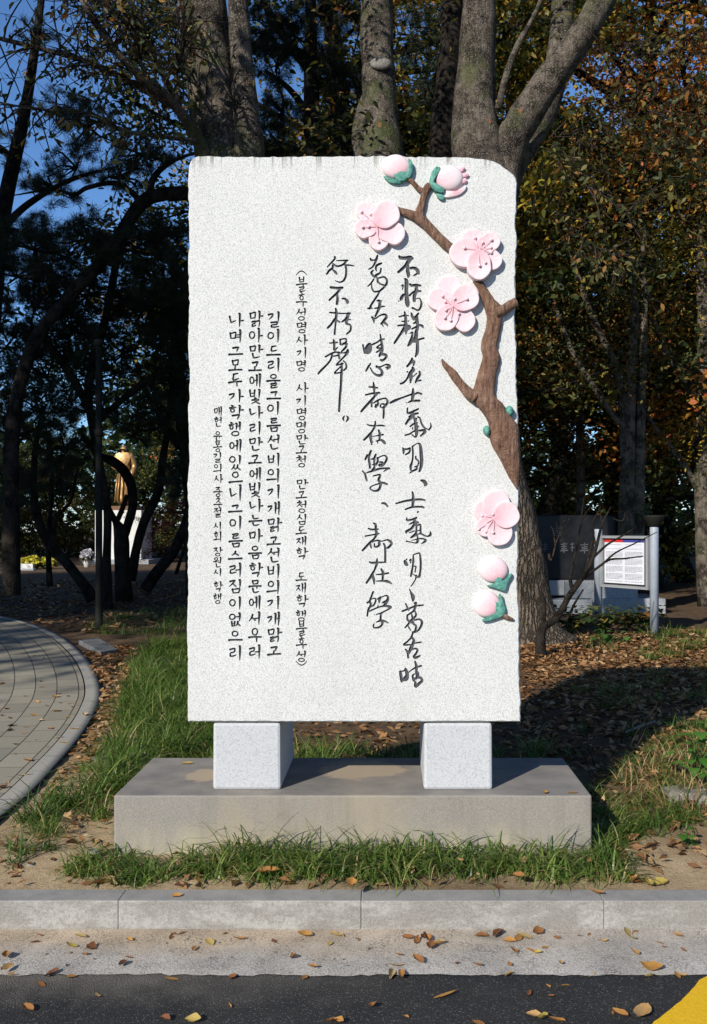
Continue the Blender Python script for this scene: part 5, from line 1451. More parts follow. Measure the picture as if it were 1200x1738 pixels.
shade_tree(-9.0, 9.0, 17.0, 5.0, 86, 'unseen tall tree added over the path to cut sky light', first=0.6, size=0.2)
# ------------------------------------------------------------------ grass, litter, fallen leaves, small plants
def blades(centres, n, length, spread, rng, width=0.006, stiff=0.5, wind=(0, 0)):
    """arching blades around each tuft centre (x, y, scale)"""
    Cn = np.repeat(np.asarray(centres, float), n, 0); N = len(Cn)
    az = rng.uniform(0, 2 * np.pi, N); sc = Cn[:, 2]
    r = spread * sc * np.sqrt(rng.uniform(0, 1, N)); a2 = rng.uniform(0, 2 * np.pi, N)
    bx = Cn[:, 0] + r * np.cos(a2); by = Cn[:, 1] + r * np.sin(a2); bz = ground_z(bx, by) - 0.01
    L = length * sc * rng.uniform(0.5, 1.15, N)
    el = rng.uniform(0.65, 1.45, N); bend = rng.uniform(1.2, 3.4, N) * (1 - stiff * 0.5)
    dx, dy = np.cos(az) + wind[0], np.sin(az) + wind[1]; sxn, syn = -np.sin(az), np.cos(az)
    w = width * rng.uniform(0.6, 1.3, N)
    rows = []; px, pz = np.zeros(N), np.zeros(N); ang = el.copy(); m = 5
    for k in range(m + 1):
        ww = w * (1 - (k / m) ** 1.6) + 0.0004
        X = bx + dx * px; Y = by + dy * px; Z = bz + pz
        rows.append(np.stack([X - sxn * ww / 2, Y - syn * ww / 2, Z], -1)); rows.append(np.stack([X + sxn * ww / 2, Y + syn * ww / 2, Z], -1))
        px = px + np.cos(ang) * L / m; pz = pz + np.sin(ang) * L / m; ang = ang - bend / m
    V = np.stack(rows, 1)            # N, 2(m+1), 3
    gz = ground_z(V[..., 0], V[..., 1]) + 0.003
    V[..., 2] = np.maximum(V[..., 2], gz)
    b = (np.arange(N) * 2 * (m + 1))[:, None]
    Fc = np.concatenate([b + np.array([2 * k, 2 * k + 1, 2 * k + 3, 2 * k + 2]) for k in range(m)], 1).reshape(-1, 4)
    base = np.repeat(rng.uniform(0, 1.0, len(centres)), n)
    tint = np.clip(base * 0.5 + rng.uniform(0, 0.45, N) + (rng.rand(N) < 0.07) * 0.6, 0, 1)
    return V.reshape(-1, 3), Fc, np.repeat(tint, m)

def join(parts):
    v, f, t, b = [], [], [], 0
    for V, Fc, T in parts:
        v.append(V); f.append(Fc + b); t.append(T); b += len(V)
    return np.vstack(v), np.vstack(f), np.concatenate(t)

def in_poly(x, y, poly):
    ins = np.zeros(np.shape(x), bool)
    for (x0, y0), (x1, y1) in zip(poly, poly[1:] + poly[:1]):
        c = (y0 > y) != (y1 > y)
        ins ^= c & (x < x0 + (y - y0) * (x1 - x0) / ((y1 - y0) if y1 != y0 else 1e-9))
    return ins
def scatter(px_poly, n, rng):
    """n ground points inside a region outlined in the photograph"""
    poly = [tuple(on_ground(*p)[:2]) for p in px_poly]
    xs = [p[0] for p in poly]; ys = [p[1] for p in poly]
    out = np.zeros((0, 2))
    while len(out) < n:
        q = np.stack([rng.uniform(min(xs), max(xs), n * 3), rng.uniform(min(ys), max(ys), n * 3)], -1)
        out = np.vstack([out, q[in_poly(q[:, 0], q[:, 1], poly)]])
    return out[:n]
def not_in_monument(q):
    return q[~((q[:, 0] > -1.225) & (q[:, 0] < 0.907) & (q[:, 1] > 4.38) & (q[:, 1] < 5.13))]
def tufts(q, rng, a=0.7, b=1.25):
    return np.column_stack([q, rng.uniform(a, b, len(q))])

rng = np.random.RandomState(101)
G = []
# clumps along the foot of the plinth
xs = np.concatenate([np.arange(-1.40, -0.75, 0.075), np.arange(-0.78, 0.98, 0.066)])
q = np.column_stack([xs + rng.normal(0, 0.03, len(xs)), 4.235 + rng.normal(0, 0.045, len(xs)), rng.uniform(0.7, 1.15, len(xs))])
q[:, 2] *= np.where(q[:, 0] < -0.8, 0.75, 1.0)
G.append(blades(q, 66, 0.22, 0.075, rng, 0.0078, 0.3))
q2 = np.column_stack([rng.uniform(-0.75, 1.0, 22), 4.31 + rng.normal(0, 0.025, 22), rng.uniform(0.8, 1.2, 22)])
G.append(blades(q2, 34, 0.24, 0.06, rng, 0.0075, 0.35))
for x, y, s in ((-0.66, 4.33, 1.35), (-0.60, 4.34, 1.2), (-0.40, 4.33, 1.3), (-1.62, 4.30, 0.8), (-1.05, 4.12, 0.5)):
    G.append(blades([(x, y, s)], 22, 0.26, 0.05, rng, 0.0055, 0.7))
# bed left of the plinth, running back beside the slab
q = not_in_monument(scatter([(40, 1400), (130, 1330), (215, 1230), (235, 1110), (320, 1090), (420, 1090), (420, 1220), (355, 1290), (262, 1290), (196, 1345), (192, 1400)], 300, rng))
G.append(blades(tufts(q, rng, 0.55, 1.35), 60, 0.29, 0.085, rng, 0.0085, 0.35))
q = scatter([(0, 1470), (30, 1415), (110, 1410), (85, 1460)], 7, rng); G.append(blades(tufts(q, rng, 0.6, 0.9), 40, 0.2, 0.07, rng, 0.0055))
q = scatter([(130, 1480), (200, 1460), (230, 1500), (150, 1505)], 5, rng); G.append(blades(tufts(q, rng, 0.4, 0.7), 26, 0.18, 0.06, rng, 0.005))
q = scatter([(300, 1420), (190, 1400), (130, 1440), (195, 1455)], 4, rng); G.append(blades(tufts(q, rng, 0.6, 0.9), 40, 0.2, 0.06, rng, 0.006))
# behind the plinth in the slab's shadow
q = not_in_monument(np.column_stack([rng.uniform(-1.1, 1.0, 80), rng.uniform(5.16, 6.3, 80)])); G.append(blades(tufts(q, rng), 46, 0.22, 0.08, rng, 0.0065))
# bank on the right
q = not_in_monument(scatter([(1015, 1330), (1080, 1275), (1190, 1230), (1330, 1230), (1330, 1380), (1190, 1400), (1075, 1440), (1020, 1440)], 90, rng)); G.append(blades(tufts(q, rng, 0.6, 1.1), 50, 0.19, 0.075, rng, 0.0055, 0.4))
q = not_in_monument(scatter([(1000, 1445), (1020, 1380), (1075, 1400), (1060, 1470), (1020, 1490)], 14, rng)); G.append(blades(tufts(q, rng, 0.7, 1.0), 50, 0.2, 0.07, rng, 0.006, 0.35))
q = scatter([(895, 1290), (960, 1180), (1200, 1130), (1300, 1130), (1300, 1230), (1100, 1250), (990, 1290)], 55, rng); G.append(blades(tufts(q, rng, 0.5, 0.9), 30, 0.22, 0.1, rng, 0.006))
q = scatter([(990, 1100), (1130, 1075), (1300, 1070), (1300, 1110), (1100, 1130)], 70, rng); G.append(blades(tufts(q, rng, 0.5, 1.0), 30, 0.28, 0.12, rng, 0.007))
# undergrowth in the shade left of the slab
q = scatter([(140, 1075), (200, 1040), (318, 1030), (400, 1030), (400, 1075), (230, 1078)], 80, rng); G.append(blades(tufts(q, rng, 0.6, 1.1), 26, 0.24, 0.16, rng, 0.008, 0.6))
V, Fc, t = join(G)
o = obj('grass', np_mesh('grass', V, Fc, M['grass'], False, t)); o['kind'] = 'stuff'
# dry straw-coloured grass on the bank
rng = np.random.RandomState(102)
q = not_in_monument(scatter([(1030, 1330), (1090, 1290), (1200, 1270), (1250, 1380), (1080, 1400)], 26, rng))
V, Fc, t = blades(tufts(q, rng, 0.6, 1.2), 22, 0.2, 0.09, rng, 0.004, 0.7)
o = obj('dry_grass', np_mesh('dry_grass', V, Fc, M['litter'], False, np.clip(t + 0.45, 0, 1))); o['kind'] = 'stuff'

def litter(zones, seed):
    rng = np.random.RandomState(seed); parts = []
    for poly, n, size in zones:
        q = not_in_monument(scatter(poly, n, rng))
        P = np.column_stack([q, ground_z(q[:, 0], q[:, 1]) + rng.uniform(0.004, 0.028, len(q))])
        d = rng.normal(0, 1, (len(P), 3)); d[:, 2] *= 0.28; d = unit(d)
        nn = unit(rng.normal(0, 0.35, (len(P), 3)) + [0, 0, 1]); side = unit(np.cross(d, nn)); up = np.cross(side, d)
        L = size * rng.uniform(0.5, 1.3, (len(P), 1)); Wd = L * rng.uniform(0.32, 0.6, (len(P), 1)); fo = L * rng.uniform(-0.05, 0.22, (len(P), 1))
        Vv = np.stack([P - d * L * 0.5, P + side * Wd * 0.5 + up * fo, P + d * L * 0.5, P - side * Wd * 0.5 + up * fo], 1).reshape(-1, 3)
        Vv[:, 2] = np.maximum(Vv[:, 2], ground_z(Vv[:, 0], Vv[:, 1]) + 0.002)
        parts.append((Vv, np.arange(4 * len(P)).reshape(-1, 4), rng.uniform(0, 1, len(P))))
    V, Fc, t = join(parts)
    o = obj('leaf_litter', np_mesh('leaf_litter', V, Fc, M['litter'], False, t)); o['kind'] = 'stuff'
litter([
    ([(884, 1300), (884, 1100), (960, 1085), (1300, 1085), (1300, 1240), (1000, 1310)], 6500, 0.075),
    ([(884, 1130), (884, 1080), (1100, 1075), (1300, 1060), (1300, 1110), (1100, 1130)], 2600, 0.08),
    ([(1000, 1440), (1000, 1320), (1190, 1230), (1330, 1230), (1330, 1470), (1080, 1480)], 900, 0.065),
    ([(172, 1180), (140, 1110), (230, 1095), (240, 1190), (215, 1240), (160, 1290), (100, 1345), (60, 1380), (110, 1300), (160, 1230)], 1500, 0.07),
    ([(110, 1400), (215, 1230), (235, 1110), (320, 1090), (355, 1290), (262, 1290), (192, 1400)], 420, 0.06),
    ([(0, 1510), (0, 1420), (150, 1330), (192, 1350), (192, 1470), (260, 1510)], 130, 0.05),
    ([(300, 1510), (300, 1455), (1100, 1450), (1100, 1505)], 220, 0.055),
    ([(-60, 1030), (140, 1080), (318, 1060), (318, 985), (-60, 985)], 2600, 0.11),
    ([(320, 1290), (320, 1180), (890, 1180), (890, 1290)], 900, 0.075),
], 103)

# ---- single fallen leaves
def leaf_mesh(seed):
    rng = np.random.RandomState(seed)
    nu, nv = 11, 7; V = []; wd = rng.uniform(0.17, 0.3); pk = rng.uniform(0.7, 1.2); flatk = 0.25 if seed % 3 == 0 else 1.0
    curl = rng.uniform(0.3, 1.8); cup = rng.uniform(0.2, 0.9); tw = rng.uniform(-0.6, 0.6)
    for i in range(nu):
        u = i / (nu - 1); w = wd * math.sin(math.pi * min(1, u ** pk)) ** 0.85 * (1 + 0.05 * rng.normal()) + 0.008
        for j in range(nv):
            v = (j / (nv - 1) - 0.5) * 2
            z = cup * w * abs(v) ** 1.3 * 0.9 + curl * 0.35 * (u - 0.45) ** 2 + tw * 0.4 * v * w * u * 2 + 0.014 * rng.normal()
            z *= flatk
            V.append((u - 0.5, v * w, z))
    V = np.array(V); V[:, 2] -= V[:, 2].min()
    i = np.arange(nu * nv).reshape(nu, nv)
    Fc = np.stack([i[:-1, :-1], i[1:, :-1], i[1:, 1:], i[:-1, 1:]], -1).reshape(-1, 4)
    return np_mesh('fallen_leaf', V, Fc, M['fallen'], True)
LEAF = [leaf_mesh(200 + k) for k in range(12)]
def road_z(y):
    return 0.133 if y > 3.95 else (0.013 if y > 3.585 else 0.002)
def drop(points, zf, label, group, seed, base=0.049):
    rng = random.Random(seed)
    for p in points:
        s = p[2] if len(p) > 2 else rng.uniform(0.5, 1.2)
        Y = 4.0
        for _ in range(30):
            Y = 0.5 * Y + 0.5 * (EYE - zf(Y, (p[0] - VX) * Y / F)) * F / (p[1] - VY)
        x = (p[0] - VX) * Y / F
        o = bpy.data.objects.new('fallen_leaf', rng.choice(LEAF)); C.objects.link(o)
        o.location = (x, Y, zf(Y, x) + 0.002)
        o.rotation_euler = (rng.uniform(-0.15, 0.15), rng.uniform(-0.15, 0.15), rng.uniform(0, 6.28))
        k = base * s; o.scale = (k, k * rng.uniform(0.75, 1.15), k * rng.uniform(0.8, 1.3))
        tag(o, label, 'leaf', group)
A7 = lambda L: [(x / 2, 1200 + y / 2, *s) for x, y, *s in L]
A8 = lambda L: [(600 + x / 2, 1200 + y / 2, *s) for x, y, *s in L]
gut = A7([(135, 775), (275, 778, 1.5), (310, 820, 1.2), (290, 842), (245, 812, 1.1), (440, 793), (585, 780, 1.3), (603, 772), (712, 800, 1.2), (762, 772), (812, 788), (930, 795), (1035, 778, 1.2), (1145, 777, 1.4), (1120, 805), (995, 850, 1.1), (1060, 885), (20, 850, 1.2), (25, 890, 1.2), (50, 908), (245, 915), (175, 910, 1.3), (140, 942), (435, 850, .7), (415, 875), (585, 925, 1.1), (120, 800), (660, 822, .7)]) \
    + A8([(18, 790), (185, 787, 1.1), (215, 797, 1.1), (240, 785), (250, 792, 1.3), (262, 815, 1.2), (290, 808), (155, 843), (220, 862, 1.4), (145, 880), (350, 873), (420, 877), (530, 873), (435, 780, 1.2), (488, 772, 1.9), (530, 795, 1.1), (560, 785, 1.2), (578, 778, 1.5), (625, 772, 1.3), (605, 830), (625, 838), (545, 830), (650, 818, .7), (690, 785), (705, 873), (770, 778), (800, 775), (850, 795, .7), (940, 778, 1.8), (955, 772, 1.3), (1040, 800), (1055, 815), (1100, 778, 1.1), (955, 835), (1120, 825, .7), (1010, 885, 1.8)])
drop(gut, lambda y, x: road_z(y), 'curled orange brown leaf lying on the pale gutter below the kerb', 'fallen leaves in the gutter', 1)
asp = A7([(790, 920, .8), (1035, 922), (330, 982, .8), (95, 1028), (780, 1018), (560, 1060, 1.1), (655, 1068), (1130, 1068, 1.2), (1150, 1072)]) \
    + A8([(130, 912, 1.5), (165, 914, 1.3), (530, 908), (810, 910, .8), (1005, 917), (1100, 912), (1120, 913, .7), (312, 980, 1.9), (595, 978), (660, 950), (670, 985), (718, 948), (65, 1018, .8), (180, 1053, .5), (615, 1048, 1.2), (640, 1062, 1.3), (690, 1068, 1.2), (905, 1046, 1.3), (985, 1040, 2.0), (880, 1040, .5), (425, 1074, 1.1)])
drop(asp, lambda y, x: 0.002 if y < 3.58 else 0.013, 'dry leaf lying on the black asphalt of the road', 'fallen leaves on the asphalt', 2)
P5 = lambda L: [(x / 3.476, 850 + y / 3.476, *s) for x, y, *s in L]
pth = P5([(150, 1155), (245, 1100), (350, 1138, 1.2), (400, 1155), (330, 1245, 1.3), (435, 1350, 1.3), (425, 1220), (275, 1210), (65, 1330), (60, 1357, 1.2), (145, 1370), (205, 1410), (295, 1345), (200, 1265), (85, 1495), (165, 1535, 1.5), (145, 1620, 1.6), (45, 1665), (15, 1700), (215, 1655), (370, 1432), (500, 1270, 1.2), (400, 1280), (10, 1270), (60, 1285), (160, 1335), (30, 1230), (350, 1195), (240, 1068), (215, 1190), (350, 1400), (500, 1385), (10, 1085, 1.2), (55, 1060), (200, 915), (260, 930), (410, 935), (330, 1640), (345, 1580), (90, 1440), (240, 1300), (330, 1160, 1.2)])
drop(pth, lambda y, x: float(ground_z(x, y)) + 0.019, 'brown leaf lying on the grey pavers of the curved path', 'fallen leaves on the path', 3, 0.055)
def single(px, py, z, label, s, rot, k):
    Y = (EYE - z) * F / (py - VY); o = bpy.data.objects.new('fallen_leaf', LEAF[k]); C.objects.link(o)
    o.location = ((px - VX) * Y / F, Y, z + 0.002); o.rotation_euler = (0, 0, rot); o.scale = (s, s, s); tag(o, label, 'leaf')
single(1013, 1517, 0.131, 'amber leaf lying alone on top of the kerb right of the plinth', 0.062, 2.6, 2)
single(318, 1296, PT, 'orange leaf lying on the plinth beside the left block', 0.065, 0.2, 4)
single(972, 1346, PT, 'pale leaf on the front right corner of the plinth', 0.05, 0.1, 1)
single(926, 1347, PT, 'small round tan leaf on the plinth right of the right block', 0.035, 1.0, 5)
single(300, 1522, 0.131, 'brown leaf on the kerb top in front of the left end of the grass', 0.045, 0.4, 3)
soil = [(60, 1475), (90, 1460), (170, 1500, 1.6), (185, 1500, 1.5), (175, 1450), (160, 1430), (110, 1412), (455, 1482, 1.8), (420, 1435, 1.1), (300, 1480), (598, 1503, 1.2), (780, 1462, 1.3), (890, 1460, 1.1), (955, 1447, 1.2), (1000, 1460, 1.1), (1085, 1498, 1.5), (1100, 1502, 1.4), (1120, 1500, 1.5), (1070, 1495), (1130, 1497), (880, 1488, 1.1), (520, 1465), (55, 1445), (30, 1480)]
drop(soil, lambda y, x: float(ground_z(x, y)) + (0.05 if -0.75 < x < 0.9 else 0.004), 'dry brown leaf caught in the grass strip between plinth and kerb', 'fallen leaves in the grass strip', 4, 0.055)

# ---- broad-leaved plants, shrub, stones, stick
def broad_plant(label, base, stems, seed, size=0.075, name='leafy_plant', mat='broad'):
    rng = np.random.RandomState(seed)
    t = thing(name, label, 'plant', base)
    mb = MB(); V = []; Fs = []; T = []; b = 0
    B = Vector(base)
    for (dx, dy, dz, nl) in stems:
        p = spline([B, B + Vector((dx * 0.4, dy * 0.4, dz * 0.6)), B + Vector((dx, dy, dz))], 4); tube(mb, p, np.linspace(0.005, 0.0025, len(p)), 5)
        for k in range(nl):
            q = p[int((0.35 + 0.65 * k / max(1, nl - 1)) * (len(p) - 1))]
            az = k * 2.2 + rng.uniform(-0.4, 0.4); d = np.array([math.cos(az), math.sin(az), rng.uniform(-0.25, 0.35)]); d /= np.linalg.norm(d)
            L = size * rng.uniform(0.75, 1.2); s = np.cross(d, [0, 0, 1.0]); s /= np.linalg.norm(s); u = np.cross(s, d)
            q = np.array(q) + d * L * 0.35
            prof = [(0, 0.05), (0.12, 0.62), (0.35, 0.95), (0.6, 0.8), (0.82, 0.42), (1.0, 0.03)]
            for (x_, w_) in prof:
                c = q + d * L * x_ - np.array([0, 0, 0.25 * L * x_ * x_])
                V += [c - s * w_ * L * 0.42 + u * w_ * L * 0.10, c, c + s * w_ * L * 0.42 + u * w_ * L * 0.10]
            for i in range(5):
                for j in (0, 1):
                    Fs.append((b + 3 * i + j, b + 3 * i + j + 1, b + 3 * i + j + 4, b + 3 * i + j + 3)); 
            T += [rng.uniform(0, 1)] * 10; b += 18
    obj('stem', mb.mesh('stem', M['broad']), None, t)
    obj('leaves', np_mesh('leaves', np.array(V), np.array(Fs), M[mat], True, np.array(T)), None, t)
    return t
g = on_ground(1178, 1330)
broad_plant('bright green broad leaved weed at the right edge of the bank', tuple(g), [(-0.08, 0.02, 0.20, 6), (0.03, 0.0, 0.30, 7), (0.13, -0.02, 0.24, 6), (-0.02, -0.05, 0.12, 4), (0.22, 0.05, 0.30, 6), (0.1, -0.06, 0.1, 4)], 301, 0.085)
g = on_ground(1165, 1440)
broad_plant('small green seedling on the bank below the stones', tuple(g), [(0.0, 0, 0.08, 4), (0.03, 0.0, 0.06, 3)], 302, 0.05)
g = on_ground(1025, 1092)
broad_plant('bright rosette of green leaves in front of the notice board', tuple(g), [(-0.12, 0, 0.08, 4), (0.0, 0, 0.16, 5), (0.14, 0, 0.1, 4), (0.25, 0, 0.08, 3)], 303, 0.13)
for k, (px, py, lab, dz) in enumerate([(968, 1078, 'dark leafy bush at the foot of the furrowed trunk', 0.36), (1020, 1078, 'dark glossy bush hiding the foot of the left notice post', 0.34), (1062, 1072, 'low green bush between the two notice posts', 0.24), (1088, 1074, 'thin pale bush beside the right notice post', 0.30)]):
    g = on_ground(px, py); rr = random.Random(400 + k)
    broad_plant(lab, tuple(g), [(rr.uniform(-.35, .35), rr.uniform(-.25, .2), dz * rr.uniform(.5, 1.1), 9) for _ in range(11)], 310 + k, 0.10, 'leafy_bush', 'leaf_green' if k < 2 else 'leaf_zelkova')

def shrub():
    Y = 10.2; b = at(918, 1112, Y)
    t = thing('bare_shrub', 'leafless forked black shrub in front of the notice board', 'shrub', (b.x, b.y, float(ground_z(b.x, b.y))))
    mb = MB(); rng = np.random.RandomState(91)
    S1 = [[(918, 1120, 22), (918, 1085, 18), (922, 1066, 15), (945, 1048, 12), (966, 1012, 11), (985, 985, 10), (1003, 955, 8), (1013, 925, 6), (1022, 890, 4), (1037, 860, 2.5)],
          [(919, 1075, 10), (923, 1045, 8), (922, 1018, 8), (917, 1005, 5)], [(975, 1005, 8), (968, 985, 6), (974, 950, 4), (978, 930, 3), (990, 880, 2.5), (1010, 850, 2)],
          [(1008, 945, 5), (1030, 925, 4), (1055, 910, 3), (1080, 895, 2)], [(985, 985, 6), (1012, 965, 4.5), (1035, 950, 4), (1060, 948, 3), (1092, 944, 2)], [(1020, 960, 4), (1045, 938, 3), (1078, 922, 2.2), (1115, 903, 1.5)],
          [(995, 965, 5), (1003, 930, 4), (1008, 905, 3), (1003, 897, 3)], [(1012, 930, 4), (1006, 890, 3), (1020, 860, 2)], [(960, 1015, 5), (972, 1002, 4), (982, 990, 3)], [(948, 1048, 6), (962, 1050, 5), (975, 1025, 4), (990, 1000, 3)],
          [(978, 935, 3), (985, 890, 2.2), (992, 840, 1.5)], [(1040, 880, 2), (1056, 884, 2), (1062, 870, 1.5)], [(1022, 890, 2.5), (1018, 860, 2), (1022, 830, 1.4)]]
    for s in S1:
        p, r = px_tube(s, Y); tube(mb, p, r, 7, True, 0.06, rng)
    obj('stem', mb.mesh('stem', M['bark_dark']), None, t)
    # pale dead side shoots
    mb = MB(); S2 = [[(938, 945, 3), (946, 915, 2.5), (960, 893, 2), (966, 880, 1.2)], [(942, 930, 2.5), (940, 905, 2), (935, 893, 1)], [(948, 912, 2), (952, 892, 1.6), (962, 880, 1)], [(950, 920, 2), (965, 905, 1.6), (968, 900, 1)], [(946, 905, 1.6), (944, 885, 1)], [(936, 950, 5), (933, 948, 5), (932, 940, 4)]]
    for s in S2:
        p, r = px_tube(s, Y + 0.4); tube(mb, p, r, 5)
    obj('dead_shoot', mb.mesh('dead_shoot', M['twig']), None, t)
shrub()

def stone(label, px, py, wx, hz, dy, seed, name='stone', group=None):
    g = on_ground(px, py); rng = np.random.RandomState(seed)
    bm = bmesh.new(); bmesh.ops.create_icosphere(bm, subdivisions=3, radius=1)
    k = rng.normal(0, 1, (5, 3)); ph = rng.uniform(0, 6, 5)
    for v in bm.verts:
        n = sum(math.sin(2.2 * v.co.dot(Vector(k[i])) + ph[i]) for i in range(5)) * 0.06
        c = v.co * (1 + n)
        c = Vector((max(-0.8, min(0.8, c.x)) * wx, max(-0.8, min(0.8, c.y)) * dy, max(-0.5, min(0.72, c.z)) * hz))
        v.co = Vector(g) + c
    o = obj(name, bm_mesh(name, bm, M['rock'], True)); tag(o, label, 'stone', group); return o
stone('flat pale stone set into the right bank', 1165, 1350, 0.13, 0.05, 0.12, 1)
stone('rounded pale stone cut by the right edge of the photo', 1205, 1358, 0.10, 0.055, 0.12, 2)
stone('grey stone above the flat stones at the right edge', 1200, 1322, 0.09, 0.05, 0.09, 3)
stone('small grey rubble stone beside the left end of the plinth', 158, 1452, 0.045, 0.035, 0.04, 4)
stone('whitish pebble on the sandy soil left of the grass strip', 52, 1470, 0.02, 0.02, 0.02, 5, 'pebble')
for k, (x, y) in enumerate([(196, 1215), (186, 1240), (178, 1255), (205, 1195), (166, 1290), (190, 1165)]):
    stone('brown rubble stone half buried in the leaf litter beside the path', x, y, 0.03 + 0.012 * (k % 3), 0.02, 0.035, 10 + k, 'stone', 'rubble stones beside the path')
rr = random.Random(9)
for k in range(26):
    px, py = rr.uniform(0, 640), rr.uniform(1592, 1640); Y = 1.587 * F / (py - VY); rad = rr.uniform(0.003, 0.008)
    bm = bmesh.new(); bmesh.ops.create_icosphere(bm, subdivisions=1, radius=rad)
    for v in bm.verts: v.co = Vector((v.co.x * rr.uniform(.8, 1.3) + (px - VX) * Y / F, v.co.y + Y, v.co.z * 0.7 + 0.014))
    o = obj('pebble', bm_mesh('pebble', bm, M['rock'])); tag(o, 'tiny grit pebble on the sandy gutter', 'pebble', 'grit pebbles in the gutter')
mb = MB(); a = on_ground(1060, 1252); b = on_ground(1112, 1238)
tube(mb, [Vector(a) + Vector((0, 0, .03)), (Vector(a) + Vector(b)) / 2 + Vector((0, 0, .045)), Vector(b) + Vector((0, 0, .05))], [0.008, 0.010, 0.009], 7)
tag(obj('stick', mb.mesh('stick', M['rock'])), 'pale broken stick lying on the bank at the shadow edge', 'stick')
mb = MB(); rng = np.random.RandomState(44)
for px, py, tx, ty in ((1005, 1330, 985, 1270), (1008, 1300, 995, 1255), (1060, 1290, 1100, 1215), (1075, 1280, 1125, 1195), (1050, 1270, 1080, 1205), (1090, 1270, 1130, 1230), (1028, 1340, 970, 1280), (1085, 1260, 1118, 1190)):
    g = on_ground(px, py); e = at(tx, ty, g.y - 0.05); tube(mb, [g, (Vector(g) * 0.5 + e * 0.5) + Vector((0, 0, 0.03)), e], [0.003, 0.0025, 0.0012], 4)
o = obj('dry_stalks', mb.mesh('dry_stalks', M['twig'])); o['kind'] = 'stuff'
# flat concrete cover beside the path
pc = [on_ground(*p) for p in ((133, 1094), (166, 1089), (200, 1109), (170, 1114))]
bm = bmesh.new(); vs = [bm.verts.new(p + Vector((0, 0, h))) for h in (-0.02, 0.05) for p in pc]
bm.faces.new(vs[3::-1]); bm.faces.new(vs[4:])
for i in range(4): bm.faces.new((vs[i], vs[(i + 1) % 4], vs[4 + (i + 1) % 4], vs[4 + i]))
bmesh.ops.bevel(bm, geom=bm.edges[:], offset=0.008, segments=1, affect='EDGES')
tag(obj('concrete_cover', bm_mesh('concrete_cover', bm, M['cover'])), 'flat grey concrete cover in the shade beside the path', 'cover')
# ------------------------------------------------------------------ things in the park behind
def lamp_post():
    Y = 12.9; b = at(168, 1066, Y); g = float(ground_z(b.x, b.y))
    t = thing('lamp_post', 'slim dark lamp post standing in the shade left of the slab', 'lamp post', (b.x, b.y, g))
    top = at(168, 580, Y).z; r = 11.5 * Y / F / 2
    mb = MB(); lathe(mb, b.x, b.y, [(r * 1.8, g - 0.05), (r * 1.8, g + 0.03), (r * 1.1, g + 0.05), (r, g + 0.6), (r * 0.92, top)], 16); obj('pole', mb.mesh('pole', M['lamp_dark']), None, t)
    for py in (583, 735):
        z = at(168, py, Y).z; mb = MB(); lathe(mb, b.x, b.y, [(r * 0.95, z - 0.05), (r * 1.25, z - 0.045), (r * 1.25, z + 0.045), (r * 0.95, z + 0.05)], 16); obj('collar', mb.mesh('collar', M['lamp_dark']), None, t)
lamp_post()

